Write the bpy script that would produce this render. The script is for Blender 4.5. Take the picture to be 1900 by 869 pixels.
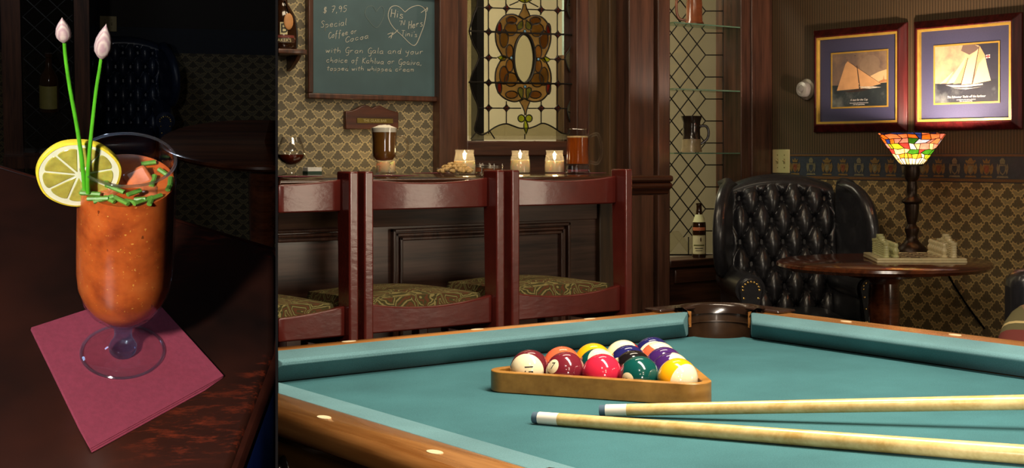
import bpy, bmesh, math, random
from mathutils import Vector, Matrix
random.seed(7)
PI = math.pi
sc = bpy.context.scene
for o in list(bpy.data.objects):
    bpy.data.objects.remove(o)
COL = sc.collection

# ------------------------------------------------------------------ camera
# frame is 1900 x 869; the optical axis is level and shifted (a shift lens)
F, CX, YH, CAMZ = 2600.0, 1207.0, 286.0, 1.14
YAW = math.radians(39.734)
CO, SI = math.cos(YAW), math.sin(YAW)
cam_d = bpy.data.cameras.new('camera')
cam = bpy.data.objects.new('camera', cam_d)
COL.objects.link(cam)
cam.location = (0, 0, CAMZ)
cam.rotation_euler = (PI / 2, 0, -YAW)
cam_d.sensor_fit = 'HORIZONTAL'
cam_d.sensor_width = 36.0
cam_d.lens = 36.0 * F / 1900.0
cam_d.shift_x = -(CX - 950.0) / 1900.0
cam_d.shift_y = (YH - 434.5) / 1900.0
cam_d.clip_start = 0.05
sc.camera = cam

# ------------------------------------------------------------------ world, lights, exposure
wd = bpy.data.worlds.new('world')
sc.world = wd
wd.use_nodes = True
wd.node_tree.nodes['Background'].inputs[0].default_value = (0.9, 0.75, 0.6, 1)
wd.node_tree.nodes['Background'].inputs[1].default_value = 0.012
sc.view_settings.view_transform = 'Standard'
sc.view_settings.look = 'None'
sc.view_settings.gamma = 1.0
sc.view_settings.use_curve_mapping = False
sc.view_settings.exposure = 0.0
sc.cycles.max_bounces = 10
sc.cycles.transparent_max_bounces = 24
sc.cycles.sample_clamp_indirect = 4.0
sc.cycles.caustics_reflective = False
sc.cycles.caustics_refractive = False

def lamp(name, kind, loc, energy, color, size=0.05, target=None, size_y=None, spot=None, blend=0.5):
    d = bpy.data.lights.new(name, kind)
    d.energy = energy
    d.color = color
    if kind == 'AREA':
        d.shape = 'RECTANGLE' if size_y else 'DISK'
        d.size = size
        if size_y:
            d.size_y = size_y
    else:
        d.shadow_soft_size = size
    if kind == 'SPOT':
        d.spot_size = spot
        d.spot_blend = blend
    o = bpy.data.objects.new(name, d)
    COL.objects.link(o)
    o.location = loc
    if target is not None:
        o.rotation_euler = (Vector(target) - Vector(loc)).to_track_quat('-Z', 'Y').to_euler()
    return o

# pixel helpers: a pixel of the 1900 x 869 frame seen on a real plane of the room
Rv = Vector((CO, -SI, 0)); Fv = Vector((SI, CO, 0)); Uv = Vector((0, 0, 1))
EYE = Vector((0, 0, CAMZ))
def ray(px, py):
    return Fv + Rv * ((px - CX) / F) + Uv * ((YH - py) / F)
def onz(px, py, z):
    d = ray(px, py); return EYE + d * ((z - CAMZ) / d.z)
def onY(px, py, Y):
    d = ray(px, py); return EYE + d * (Y / d.y)
def onX(px, py, X):
    d = ray(px, py); return EYE + d * (X / d.x)
def xY(px, Y):
    return onY(px, YH, Y).x
def project(p):
    q = Vector(p) - EYE
    f = q.dot(Fv)
    return CX + F * q.dot(Rv) / f, YH - F * q.z / f, f

# the cocktail bar top: its own upright frame (the left half of the double photograph looks down on it)
TILT = math.radians(38.5)
_d0 = ray(232, 470).normalized()
_up = Uv + Rv * 0.0224
_v = (_up - _d0 * _up.dot(_d0)).normalized()
LN = (_v * math.cos(TILT) - _d0 * math.sin(TILT)).normalized()
LG = (_v * math.sin(TILT) + _d0 * math.cos(TILT)).normalized()
LH = LG.cross(LN).normalized()
LP = EYE + ray(227.5, 660) * 1.0
ML = Matrix(((LH.x, LG.x, LN.x, LP.x), (LH.y, LG.y, LN.y, LP.y), (LH.z, LG.z, LN.z, LP.z), (0, 0, 0, 1)))
MLI = ML.inverted()
def tb(px, py, h=0.0):
    """pixel -> point of the cocktail bar top (its local frame), h above it"""
    d = ray(px, py)
    t = (LP + LN * h - EYE).dot(LN) / d.dot(LN)
    return MLI @ (EYE + d * t)

BED = 0.798          # height of the pool table's slate
# lights of the pool room: three bulbs of the table lamp in a row, room lamps, added fills, back room
WARM = (1.0, 0.84, 0.63)
lamp('pool_lamp_light', 'AREA', (1.30, 1.05, 1.95), 47, (1.0, 0.88, 0.72), 0.16, (1.30, 1.05, 0), 1.3)
lamp('room_lamp_light', 'POINT', (0.42, 0.45, 2.1), 13, WARM, 0.05)
lamp('room_lamp_light', 'POINT', (0.55, -1.1, 2.3), 26, WARM, 0.05)
lamp('room_lamp_light', 'POINT', (0.1, -2.6, 2.3), 38, WARM, 0.05)
lamp('ceiling_fill_light', 'AREA', (1.95, 2.45, 2.55), 17, WARM, 0.9, (2.2, 3.4, 0.9), 0.3)  # unseen fill added overhead to brighten the stool fronts
lamp('ceiling_fill_light', 'AREA', (2.45, 3.75, 2.55), 15, (1.0, 0.80, 0.54), 1.4, (2.5, 4.6, 1.2), 0.3)  # general fill added above the bar
lamp('side_room_light', 'AREA', (4.2, -1.0, 0.95), 20, WARM, 0.9, (2.0, 3.7, 0.85))
lamp('near_fill_light', 'POINT', (0.22, 0.02, 1.55), 5, WARM, 0.06)  # unseen fill added beside the camera to lift the table's apron
lamp('ceiling_fill_light', 'AREA', (3.5, 3.0, 2.55), 3, (1.0, 0.82, 0.58), 0.5, (4.2, 4.3, 0.6), 0.5)
lamp('back_room_light', 'AREA', (3.6, 5.25, 2.35), 54, (1.0, 0.91, 0.70), 1.2, (3.6, 6.3, 1.2), 0.5)
lamp('back_room_light', 'AREA', (5.4, 5.75, 2.35), 6, (1.0, 0.86, 0.74), 0.8, (5.8, 7.0, 1.2), 0.5)
# lights over the cocktail
lamp('cocktail_light', 'AREA', ML @ Vector((-0.50, -0.80, 0.90)), 26, (1.0, 0.95, 0.88), 0.10, ML @ Vector((0, 0, 0.08)))
lamp('cocktail_fill_light', 'AREA', ML @ Vector((0.55, -0.9, 0.55)), 6.0, (1.0, 0.85, 0.7), 0.2, ML @ Vector((0, 0, 0.08)))
lamp('cocktail_window_light', 'AREA', ML @ Vector((-0.75, 0.45, 0.30)), 1.6, (0.35, 0.6, 1.0), 0.18, ML @ Vector((0, 0, 0.05)))
lamp('cocktail_rim_glint_light', 'AREA', ML @ Vector((0.0, 0.25, 1.1)), 1.6, (0.9, 0.95, 1.0), 0.5, ML @ Vector((0, 0, 0.1)))  # added overhead panel that the glass rim reflects as a glint
lamp('cocktail_back_light', 'POINT', EYE + ray(60, -260) * 6.5, 15, (0.75, 0.85, 1.0), 0.1)

# ------------------------------------------------------------------ materials
def srgb(r, g, b):
    def c(x):
        x /= 255.0
        return x / 12.92 if x <= 0.04045 else ((x + 0.055) / 1.055) ** 2.4
    return (c(r), c(g), c(b), 1.0)

class NT:
    """thin helper over a node tree"""
    def __init__(s, name):
        s.m = bpy.data.materials.new(name)
        s.m.use_nodes = True
        s.t = s.m.node_tree
        s.b = s.t.nodes['Principled BSDF']
        s.out = s.t.nodes['Material Output']
    def n(s, kind, **kw):
        x = s.t.nodes.new(kind)
        for k, v in kw.items():
            setattr(x, k, v)
        return x
    def l(s, a, b):
        s.t.links.new(a, b)
    def inp(s, sock, v):
        if hasattr(v, 'is_output') or isinstance(v, bpy.types.NodeSocket):
            s.l(v, sock)
        else:
            sock.default_value = v
    def math(s, op, a, b=0.0, c=None, clamp=False):
        x = s.n('ShaderNodeMath', operation=op, use_clamp=clamp)
        s.inp(x.inputs[0], a); s.inp(x.inputs[1], b)
        if c is not None:
            s.inp(x.inputs[2], c)
        return x.outputs[0]
    def mix(s, f, a, b):
        x = s.n('ShaderNodeMix', data_type='RGBA')
        s.inp(x.inputs[0], f); s.inp(x.inputs[6], a); s.inp(x.inputs[7], b)
        return x.outputs[2]
    def coord(s):
        tc = s.n('ShaderNodeTexCoord')
        return tc.outputs['Object']
    def xyz(s):
        sp = s.n('ShaderNodeSeparateXYZ')
        s.l(s.coord(), sp.inputs[0])
        return sp.outputs
    def noise(s, scale, detail=3.0, rough=0.55, vec=None, stretch=None):
        if stretch:
            mp = s.n('ShaderNodeMapping')
            mp.inputs['Scale'].default_value = stretch
            s.l(vec or s.coord(), mp.inputs[0]); vec = mp.outputs[0]
        elif vec is None:
            vec = s.coord()
        x = s.n('ShaderNodeTexNoise')
        x.inputs['Scale'].default_value = scale
        x.inputs['Detail'].default_value = detail
        x.inputs['Roughness'].default_value = rough
        s.l(vec, x.inputs['Vector'])
        return x.outputs[0]
    def ramp(s, f, stops):
        x = s.n('ShaderNodeValToRGB')
        e = x.color_ramp.elements
        while len(e) < len(stops):
            e.new(0.5)
        for i, (p, c) in enumerate(stops):
            e[i].position = p; e[i].color = c
        s.l(f, x.inputs[0])
        return x.outputs[0]
    def bump(s, h, strength=0.2, dist=0.002):
        x = s.n('ShaderNodeBump')
        x.inputs['Strength'].default_value = strength
        x.inputs['Distance'].default_value = dist
        s.l(h, x.inputs['Height']); s.l(x.outputs[0], s.b.inputs['Normal'])

def mat(name, col, rough=0.5, metal=0.0, coat=0.0, vary=0.12, scale=30, bump=0.0, spec=None, emit=None, estr=0.0):
    t = NT(name)
    c = col if len(col) == 4 else (*col, 1)
    if vary:
        f = t.noise(scale)
        lo = tuple(x * (1 - vary) for x in c[:3]) + (1,); hi = tuple(min(1, x * (1 + vary)) for x in c[:3]) + (1,)
        t.l(t.ramp(f, [(0.3, lo), (0.7, hi)]), t.b.inputs['Base Color'])
        if bump:
            t.bump(f, bump)
    else:
        t.b.inputs['Base Color'].default_value = c
    t.b.inputs['Roughness'].default_value = rough
    t.b.inputs['Metallic'].default_value = metal
    t.b.inputs['Coat Weight'].default_value = coat
    t.b.inputs['Coat Roughness'].default_value = 0.12
    if spec is not None:
        t.b.inputs['Specular IOR Level'].default_value = spec
    if emit:
        t.b.inputs['Emission Color'].default_value = emit
        t.b.inputs['Emission Strength'].default_value = estr
    return t.m

def wood(name, dark, light, rough=0.35, axis=2, scale=28, coat=0.0, bump=0.08, streak=0.06, spec=None):
    t = NT(name)
    st = [1.0, 1.0, 1.0]; st[axis] = streak
    f = t.noise(scale, 5, 0.6, stretch=tuple(st))
    g = t.noise(scale * 5, 2, 0.5, stretch=tuple(st))
    h = t.math('ADD', t.math('MULTIPLY', f, 0.75), t.math('MULTIPLY', g, 0.25))
    t.l(t.ramp(h, [(0.36, dark), (0.64, light)]), t.b.inputs['Base Color'])
    t.b.inputs['Roughness'].default_value = rough
    t.b.inputs['Coat Weight'].default_value = coat
    t.b.inputs['Coat Roughness'].default_value = 0.12
    if spec is not None:
        t.b.inputs['Specular IOR Level'].default_value = spec
    t.bump(h, bump)
    return t.m

def thin_glass(name, tint=(1, 1, 1, 1), rough=0.02, ior=1.45, gain=1.0):
    """thin walled glass: straight through, with a fresnel reflection"""
    t = NT(name)
    t.t.nodes.remove(t.b)
    tr = t.n('ShaderNodeBsdfTransparent'); tr.inputs[0].default_value = tint
    gl = t.n('ShaderNodeBsdfGlossy'); gl.inputs['Roughness'].default_value = rough
    fr = t.n('ShaderNodeFresnel'); ge = t.n('ShaderNodeNewGeometry')
    t.l(t.math('POWER', ior, t.math('SUBTRACT', 1.0, t.math('MULTIPLY', ge.outputs['Backfacing'], 2.0))), fr.inputs[0])   # same reflection from either face
    f = t.math('MULTIPLY', fr.outputs[0], gain, clamp=True)
    mx = t.n('ShaderNodeMixShader')
    t.l(f, mx.inputs[0]); t.l(tr.outputs[0], mx.inputs[1]); t.l(gl.outputs[0], mx.inputs[2])
    t.l(mx.outputs[0], t.out.inputs[0])
    return t.m

def stain_glass(name, col, see=0.6, mottled=0.25, scale=40):
    """coloured art glass: partly clear, partly milky"""
    t = NT(name)
    t.t.nodes.remove(t.b)
    f = t.noise(scale, 4)
    c = t.ramp(f, [(0.3, tuple(x * (1 - mottled) for x in col[:3]) + (1,)), (0.7, tuple(min(1, x * (1 + mottled)) for x in col[:3]) + (1,))])
    c2 = t.n('ShaderNodeGamma'); c2.inputs[1].default_value = 0.5; t.l(c, c2.inputs[0])   # light crosses two faces
    tr = t.n('ShaderNodeBsdfTransparent'); tl = t.n('ShaderNodeBsdfTranslucent')
    gl = t.n('ShaderNodeBsdfGlossy'); gl.inputs['Roughness'].default_value = 0.08
    t.l(c2.outputs[0], tr.inputs[0]); t.l(c, tl.inputs[0])
    m1 = t.n('ShaderNodeMixShader'); m1.inputs[0].default_value = see
    t.l(tl.outputs[0], m1.inputs[1]); t.l(tr.outputs[0], m1.inputs[2])
    m2 = t.n('ShaderNodeMixShader'); m2.inputs[0].default_value = 0.04
    t.l(m1.outputs[0], m2.inputs[1]); t.l(gl.outputs[0], m2.inputs[2])
    t.l(m2.outputs[0], t.out.inputs[0])
    return t.m

def real_glass(name, col=(1, 1, 1, 1), rough=0.0, ior=1.45):
    t = NT(name)
    t.b.inputs['Base Color'].default_value = col
    t.b.inputs['Transmission Weight'].default_value = 1.0
    t.b.inputs['Roughness'].default_value = rough
    t.b.inputs['IOR'].default_value = ior
    return t.m

def damask(name, axis, ground, dark, line, half_w=0.0363, row=0.029):
    """printed wallpaper: scalloped fans in a half drop repeat"""
    t = NT(name)
    o = t.xyz()
    u = t.math('DIVIDE', o[axis], half_w); v = t.math('DIVIDE', o[2], half_w)
    per = 2 * row / half_w
    best = None
    circles = [(0, .40, .23), (-.27, .16, .17), (.27, .16, .17), (-.50, -.06, .15), (.50, -.06, .15), (-.70, -.24, .10), (.70, -.24, .10), (0, .02, .27), (-.28, -.14, .2), (.28, -.14, .2), (0, -.34, .13)]
    circles = [(x * .90, y * .93 + .01, r * .88) for x, y, r in circles]
    for du, dv in ((0, 0), (1, per / 2)):
        a = t.math('SUBTRACT', t.math('MODULO', t.math('ADD', u, 2000 + du), 2.0), 1.0)
        b = t.math('SUBTRACT', t.math('MODULO', t.math('ADD', v, per * 1000 + dv), per), per / 2)
        for cx, cy, r in circles:
            dx = t.math('SUBTRACT', a, cx); dy = t.math('SUBTRACT', b, cy)
            dd = t.math('SQRT', t.math('ADD', t.math('MULTIPLY', dx, dx), t.math('MULTIPLY', dy, dy)))
            e = t.math('SUBTRACT', dd, r)
            best = e if best is None else t.math('MINIMUM', best, e)
    fan = t.math('LESS_THAN', best, 0.0)
    edge = t.math('MULTIPLY', t.math('GREATER_THAN', best, 0.02), t.math('LESS_THAN', best, 0.10))
    # fine stripes in the ground and inside the fans
    st = t.math('GREATER_THAN', t.math('SINE', t.math('MULTIPLY', u, 42.0)), 0.2)
    g2 = t.mix(t.math('MULTIPLY', st, 0.5), ground, dark)
    d2 = t.mix(t.math('MULTIPLY', st, 0.22), dark, ground)
    c = t.mix(fan, g2, d2)
    c = t.mix(t.math('MULTIPLY', edge, 0.8), c, line)
    t.l(c, t.b.inputs['Base Color'])
    t.b.inputs['Roughness'].default_value = 0.55
    return t.m

def striped(name, axis, a, b, period=0.0155):
    t = NT(name)
    o = t.xyz()
    s = t.math('SINE', t.math('MULTIPLY', o[axis], 2 * PI / period))
    f = t.math('GREATER_THAN', s, 0.15)
    f2 = t.math('GREATER_THAN', t.math('SINE', t.math('MULTIPLY', o[axis], 6 * PI / period)), 0.5)
    t.l(t.mix(t.math('MAXIMUM', f, t.math('MULTIPLY', f2, 0.4)), a, b), t.b.inputs['Base Color'])
    t.b.inputs['Roughness'].default_value = 0.5
    return t.m

def felt(name, col, scale=900):
    t = NT(name)
    f = t.noise(scale, 2)
    g = t.noise(6, 3)
    h = t.math('ADD', t.math('MULTIPLY', f, 0.6), t.math('MULTIPLY', g, 0.4))
    lo = tuple(x * 0.72 for x in col[:3]) + (1,); hi = tuple(min(1, x * 1.28) for x in col[:3]) + (1,)
    t.l(t.ramp(h, [(0.35, lo), (0.65, hi)]), t.b.inputs['Base Color'])
    t.b.inputs['Roughness'].default_value = 0.95
    t.b.inputs['Specular IOR Level'].default_value = 0.15
    t.b.inputs['Sheen Weight'].default_value = 0.35
    t.b.inputs['Sheen Roughness'].default_value = 0.4
    t.b.inputs['Sheen Tint'].default_value = hi
    t.bump(f, 0.25, 0.001)
    return t.m

def paisley(name, base, line1, line2):
    t = NT(name)
    v = t.n('ShaderNodeTexVoronoi', feature='DISTANCE_TO_EDGE')
    warp = t.noise(14, 3)
    mp = t.n('ShaderNodeVectorMath', operation='SCALE'); mp.inputs['Scale'].default_value = 1.0
    t.l(t.coord(), mp.inputs[0])
    ad = t.n('ShaderNodeVectorMath', operation='ADD')
    cmb = t.n('ShaderNodeCombineXYZ')
    k = t.math('MULTIPLY', warp, 0.09)
    t.l(k, cmb.inputs[0]); t.l(t.math('MULTIPLY', k, -0.6), cmb.inputs[1])
    t.l(mp.outputs[0], ad.inputs[0]); t.l(cmb.outputs[0], ad.inputs[1])
    v.inputs['Scale'].default_value = 21
    t.l(ad.outputs[0], v.inputs['Vector'])
    w = t.math('SINE', t.math('MULTIPLY', v.outputs['Distance'], 30.0))
    c = t.mix(t.math('GREATER_THAN', w, 0.78), base, line1)
    c = t.mix(t.math('LESS_THAN', w, -0.6), c, line2)
    t.l(c, t.b.inputs['Base Color'])
    t.b.inputs['Roughness'].default_value = 0.9
    t.b.inputs['Specular IOR Level'].default_value = 0.2
    return t.m

def plaid(name):
    t = NT(name)
    o = t.xyz()
    def bands(s, per, w, off=0.0):
        return t.math('LESS_THAN', t.math('MODULO', t.math('ADD', s, 10 + off), per), w)
    a, b = o[0], o[2]
    c = t.mix(bands(a, 0.15, 0.05), srgb(150, 115, 82), srgb(108, 100, 66))
    c = t.mix(t.math('MULTIPLY', bands(b, 0.15, 0.055, 0.02), 0.8), c, srgb(128, 38, 44))
    c = t.mix(t.math('MULTIPLY', bands(a, 0.15, 0.05, 0.07), 0.55), c, srgb(52, 56, 50))
    c = t.mix(bands(a, 0.15, 0.008, 0.03), c, srgb(205, 180, 120))
    c = t.mix(bands(b, 0.15, 0.007, 0.095), c, srgb(214, 190, 130))
    t.l(c, t.b.inputs['Base Color'])
    t.b.inputs['Roughness'].default_value = 0.9
    return t.m

def ball_mat(name, col, striped_ball):
    """resin ball: cream caps beyond a coloured band (stripe), or a solid with one cream number disc; axis local +Z"""
    t = NT(name)
    o = t.xyz()
    cream = srgb(240, 226, 186)
    if striped_ball:
        f = t.math('GREATER_THAN', t.math('ABSOLUTE', o[2]), 0.0286 * 0.47)
    else:
        f = t.math('GREATER_THAN', o[2], 0.0286 * 0.93)
    t.l(t.mix(f, col, cream), t.b.inputs['Base Color'])
    t.b.inputs['Roughness'].default_value = 0.12
    t.b.inputs['Coat Weight'].default_value = 0.6
    t.b.inputs['Coat Roughness'].default_value = 0.03
    return t.m

# ------------------------------------------------------------------ mesh building
SIDE = 'right'          # which half of the double photograph is being built
MADE = []               # (object, side)

class MB:
    def __init__(s):
        s.v = []; s.f = []; s.mi = []
    def add(s, vs, fs, m=0):
        k = len(s.v)
        s.v += [Vector(p) for p in vs]
        s.f += [tuple(i + k for i in f) for f in fs]
        s.mi += [m] * len(fs)
        return s
    def box(s, x0, x1, y0, y1, z0, z1, m=0):
        vs = [(x, y, z) for z in (z0, z1) for y in (y0, y1) for x in (x0, x1)]
        return s.add(vs, [(0, 2, 3, 1), (4, 5, 7, 6), (0, 1, 5, 4), (2, 6, 7, 3), (0, 4, 6, 2), (1, 3, 7, 5)], m)
    def hexa(s, lo, hi, m=0):
        """two quads (4 points each)"""
        return s.add(list(lo) + list(hi), [(3, 2, 1, 0), (4, 5, 6, 7), (0, 1, 5, 4), (1, 2, 6, 5), (2, 3, 7, 6), (3, 0, 4, 7)], m)
    def prism(s, pts, vec, m=0):
        n = len(pts); vec = Vector(vec)
        vs = [Vector(p) for p in pts] + [Vector(p) + vec for p in pts]
        fs = [tuple(range(n - 1, -1, -1)), tuple(range(n, 2 * n))]
        fs += [(i, (i + 1) % n, n + (i + 1) % n, n + i) for i in range(n)]
        return s.add(vs, fs, m)
    def lathe(s, prof, n=24, c=(0, 0, 0), a0=0.0, a1=2 * PI, m=0, sx=1.0, sy=1.0):
        full = abs(a1 - a0 - 2 * PI) < 1e-6
        k = n if full else n + 1
        c = Vector(c); vs = []; fs = []
        for r, z in prof:
            for i in range(k):
                a = a0 + (a1 - a0) * i / n
                vs.append(c + Vector((r * math.cos(a) * sx, r * math.sin(a) * sy, z)))
        for j in range(len(prof) - 1):
            for i in range(n):
                i2 = (i + 1) % k
                fs.append((j * k + i, j * k + i2, (j + 1) * k + i2, (j + 1) * k + i))
        return s.add(vs, fs, m)
    def tube(s, path, r, n=8, closed=False, m=0, up=None, flat=1.0):
        path = [Vector(p) for p in path]; L = len(path)
        rs = r if isinstance(r, (list, tuple)) else [r] * L
        vs = []; fs = []; prev = None
        for i, p in enumerate(path):
            if closed:
                d = path[(i + 1) % L] - path[i - 1]
            else:
                d = path[min(i + 1, L - 1)] - path[max(i - 1, 0)]
            if d.length < 1e-9:
                d = Vector((0, 0, 1))
            d.normalize()
            ref = Vector(up) if up is not None else prev
            if ref is None or abs(ref.dot(d)) > 0.98:
                ref = Vector((0, 0, 1)) if abs(d.z) < 0.9 else Vector((1, 0, 0))
            a = (ref - d * ref.dot(d)).normalized(); b = d.cross(a)
            prev = a
            for k in range(n):
                t = 2 * PI * (k + 0.5) / n
                vs.append(p + (a * math.cos(t) * flat + b * math.sin(t)) * rs[i])
        for i in range(L if closed else L - 1):
            j = (i + 1) % L
            for k in range(n):
                k2 = (k + 1) % n
                fs.append((i * n + k, i * n + k2, j * n + k2, j * n + k))
        if not closed:
            fs.append(tuple(range(n - 1, -1, -1))); fs.append(tuple((L - 1) * n + k for k in range(n)))
        return s.add(vs, fs, m)
    def ball(s, c, r, nu=16, nv=10, sc3=(1, 1, 1), m=0):
        c = Vector(c); vs = []; fs = []
        for j in range(1, nv):
            t = PI * j / nv
            for i in range(nu):
                a = 2 * PI * i / nu
                vs.append(c + Vector((r * math.sin(t) * math.cos(a) * sc3[0], r * math.sin(t) * math.sin(a) * sc3[1], r * math.cos(t) * sc3[2])))
        top = len(vs); vs.append(c + Vector((0, 0, r * sc3[2]))); vs.append(c - Vector((0, 0, r * sc3[2])))
        for j in range(nv - 2):
            for i in range(nu):
                i2 = (i + 1) % nu
                fs.append((j * nu + i, (j + 1) * nu + i, (j + 1) * nu + i2, j * nu + i2))
        for i in range(nu):
            i2 = (i + 1) % nu
            fs.append((top, i, i2)); fs.append((top + 1, (nv - 2) * nu + i2, (nv - 2) * nu + i))
        return s.add(vs, fs, m)
    def grid(s, fn, nu, nv, m=0):
        vs = [fn(i / nu, j / nv) for j in range(nv + 1) for i in range(nu + 1)]
        fs = [(j * (nu + 1) + i, j * (nu + 1) + i + 1, (j + 1) * (nu + 1) + i + 1, (j + 1) * (nu + 1) + i) for j in range(nv) for i in range(nu)]
        return s.add(vs, fs, m)
    def build(s, name, material, parent=None, smooth=False, bevel=0.0, segs=2, sharp=35, fix=True, **props):
        me = bpy.data.meshes.new(name)
        me.from_pydata(s.v, [], s.f)
        mats = material if isinstance(material, (list, tuple)) else [material]
        for m in mats:
            me.materials.append(m)
        if len(mats) > 1:
            me.polygons.foreach_set('material_index', s.mi)
        me.update()
        if fix:
            bm = bmesh.new(); bm.from_mesh(me)
            bmesh.ops.remove_doubles(bm, verts=bm.verts, dist=1e-6)
            bmesh.ops.recalc_face_normals(bm, faces=bm.faces)
            bm.to_mesh(me); bm.free()
        if smooth or bevel:
            me.polygons.foreach_set('use_smooth', [True] * len(me.polygons))
            me.set_sharp_from_angle(angle=math.radians(sharp))
        o = bpy.data.objects.new(name, me)
        COL.objects.link(o)
        if parent is not None:
            o.parent = parent
        if bevel:
            b = o.modifiers.new('bevel', 'BEVEL')
            b.width = bevel; b.segments = segs; b.limit_method = 'ANGLE'; b.angle_limit = math.radians(40)
            b.harden_normals = False
        for k, v in props.items():
            o[k] = v
        MADE.append((o, SIDE))
        return o

def tag(o, label, cat, group=None):
    o['label'] = label; o['category'] = cat
    if group:
        o['group'] = group
    return o
def thing(name, label, cat, loc=(0, 0, 0), rotz=0.0, group=None, mw=None):
    o = bpy.data.objects.new(name, None)
    o.empty_display_size = 0.05
    COL.objects.link(o)
    if mw is not None:
        o.matrix_world = mw
    else:
        o.location = loc; o.rotation_euler = (0, 0, rotz)
    MADE.append((o, SIDE))
    return tag(o, label, cat, group)
def struct(o):
    o['kind'] = 'structure'
    return o
def struct_empty(name, loc=(0, 0, 0)):
    o = bpy.data.objects.new(name, None)
    COL.objects.link(o); o.location = loc
    MADE.append((o, SIDE))
    return struct(o)
def dup(o, parent=None):
    c = o.copy(); COL.objects.link(c)
    if parent is not None:
        c.parent = parent
    MADE.append((c, SIDE))
    for ch in [x for x in list(o.children)]:
        dup(ch, c)
    return c
def text_mesh(body, size, depth=0.0006, shear=0.0, space=1.0):
    """flat lettering as mesh points and faces in the local x (reading) / y (up) plane, centred"""
    cu = bpy.data.curves.new('lettering', 'FONT')
    cu.body = body; cu.size = size; cu.align_x = 'CENTER'; cu.align_y = 'CENTER'
    cu.extrude = depth; cu.shear = shear; cu.space_character = space; cu.resolution_u = 3
    o = bpy.data.objects.new('lettering', cu); COL.objects.link(o)
    dg = bpy.context.evaluated_depsgraph_get(); dg.update()
    me = bpy.data.meshes.new_from_object(o.evaluated_get(dg))
    vs = [v.co.copy() for v in me.vertices]; fs = [tuple(p.vertices) for p in me.polygons]
    bpy.data.objects.remove(o); bpy.data.curves.remove(cu); bpy.data.meshes.remove(me)
    return vs, fs
def letters(mb, body, size, origin, right, up, depth=0.0006, shear=0.0, space=1.0, m=0):
    vs, fs = text_mesh(body, size, depth, shear, space)
    R_, U_ = Vector(right), Vector(up); N_ = R_.cross(U_); O_ = Vector(origin)
    mb.add([O_ + R_ * v.x + U_ * v.y + N_ * v.z for v in vs], fs, m)
    return mb
def catmull(pts, k=6, closed=False):
    P = [Vector(p) for p in pts]; n = len(P); out = []
    for i in range(n if closed else n - 1):
        if closed:
            a, b, c, d = P[i - 1], P[i], P[(i + 1) % n], P[(i + 2) % n]
        else:
            a, b, c, d = P[max(i - 1, 0)], P[i], P[i + 1], P[min(i + 2, n - 1)]
        for j in range(k):
            t = j / k
            out.append(0.5 * ((2 * b) + (c - a) * t + (2 * a - 5 * b + 4 * c - d) * t * t + (3 * b - a - 3 * c + d) * t ** 3))
    if not closed:
        out.append(P[-1])
    return out
def ell(cx, cy, rx, ry, n=24, a0=0.0, a1=2 * PI):
    full = abs(a1 - a0 - 2 * PI) < 1e-6
    return [(cx + rx * math.cos(a0 + (a1 - a0) * i / n), cy + ry * math.sin(a0 + (a1 - a0) * i / n)) for i in range(n if full else n + 1)]

# ------------------------------------------------------------------ palette
M_darkwood = wood('dark_oak', srgb(40, 20, 12), srgb(96, 56, 36), 0.38, 2, 30, 0.15)
M_redwood = wood('red_brown_oak', srgb(44, 26, 19), srgb(94, 60, 45), 0.36, 2, 30, 0.2)
M_olivewood = wood('olive_brown_board', srgb(48, 34, 18), srgb(92, 66, 38), 0.45, 2, 26)
M_hwood = wood('dark_oak_level', srgb(38, 20, 13), srgb(82, 48, 32), 0.38, 0, 30, 0.15)
M_barpanel = wood('bar_front_wood', srgb(48, 30, 24), srgb(112, 80, 66), 0.33, 0, 22, 0.25, 0.12)
M_bartop = wood('bar_top_wood', srgb(40, 20, 13), srgb(76, 42, 28), 0.14, 0, 24, 0.5, 0.02)
M_stool = mat('oxblood_paint', srgb(94, 33, 27), 0.27, coat=0.35, vary=0.16, scale=14)
def _brush(m):
    t = m.node_tree; n = t.nodes.new('ShaderNodeTexNoise'); n.inputs['Scale'].default_value = 90; n.inputs['Detail'].default_value = 4
    mp = t.nodes.new('ShaderNodeMapping'); mp.inputs['Scale'].default_value = (0.35, 1, 0.7)
    tc = t.nodes.new('ShaderNodeTexCoord'); t.links.new(tc.outputs['Object'], mp.inputs[0]); t.links.new(mp.outputs[0], n.inputs['Vector'])
    b = t.nodes.new('ShaderNodeBump'); b.inputs['Strength'].default_value = 0.16; b.inputs['Distance'].default_value = 0.003
    t.links.new(n.outputs[0], b.inputs['Height']); t.links.new(b.outputs[0], t.nodes['Principled BSDF'].inputs['Normal'])
    t.links.new(b.outputs[0], t.nodes['Principled BSDF'].inputs['Coat Normal'])
_brush(M_stool)
M_seat = paisley('paisley_cloth', srgb(70, 64, 36), srgb(138, 126, 78), srgb(96, 58, 36))
M_felt = felt('green_felt', srgb(58, 101, 105))
M_cushion_lit = felt('cushion_felt_lit', srgb(92, 128, 132))  # same cloth as the bed, with brighter light put into its colour
M_rail = wood('rail_wood', srgb(134, 82, 36), srgb(188, 130, 72), 0.24, 1, 34, 0.4, 0.04)
M_railx = wood('rail_wood_across', srgb(134, 82, 36), srgb(188, 130, 72), 0.24, 0, 34, 0.4, 0.04)
M_apron = wood('apron_wood', srgb(70, 46, 20), srgb(120, 84, 38), 0.3, 1, 20, 0.3)
M_leather_brown = mat('pocket_leather', srgb(52, 34, 20), 0.34, coat=0.2, vary=0.25, scale=40, bump=0.15)
M_pearl = mat('pearl_inlay', srgb(226, 206, 166), 0.25)
M_rack = wood('rack_wood', srgb(136, 90, 30), srgb(172, 122, 54), 0.38, 0, 26, 0.1, 0.03)
M_cuewood = wood('maple_shaft', srgb(190, 154, 88), srgb(226, 196, 136), 0.22, 0, 40, 0.5, 0.02)
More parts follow.
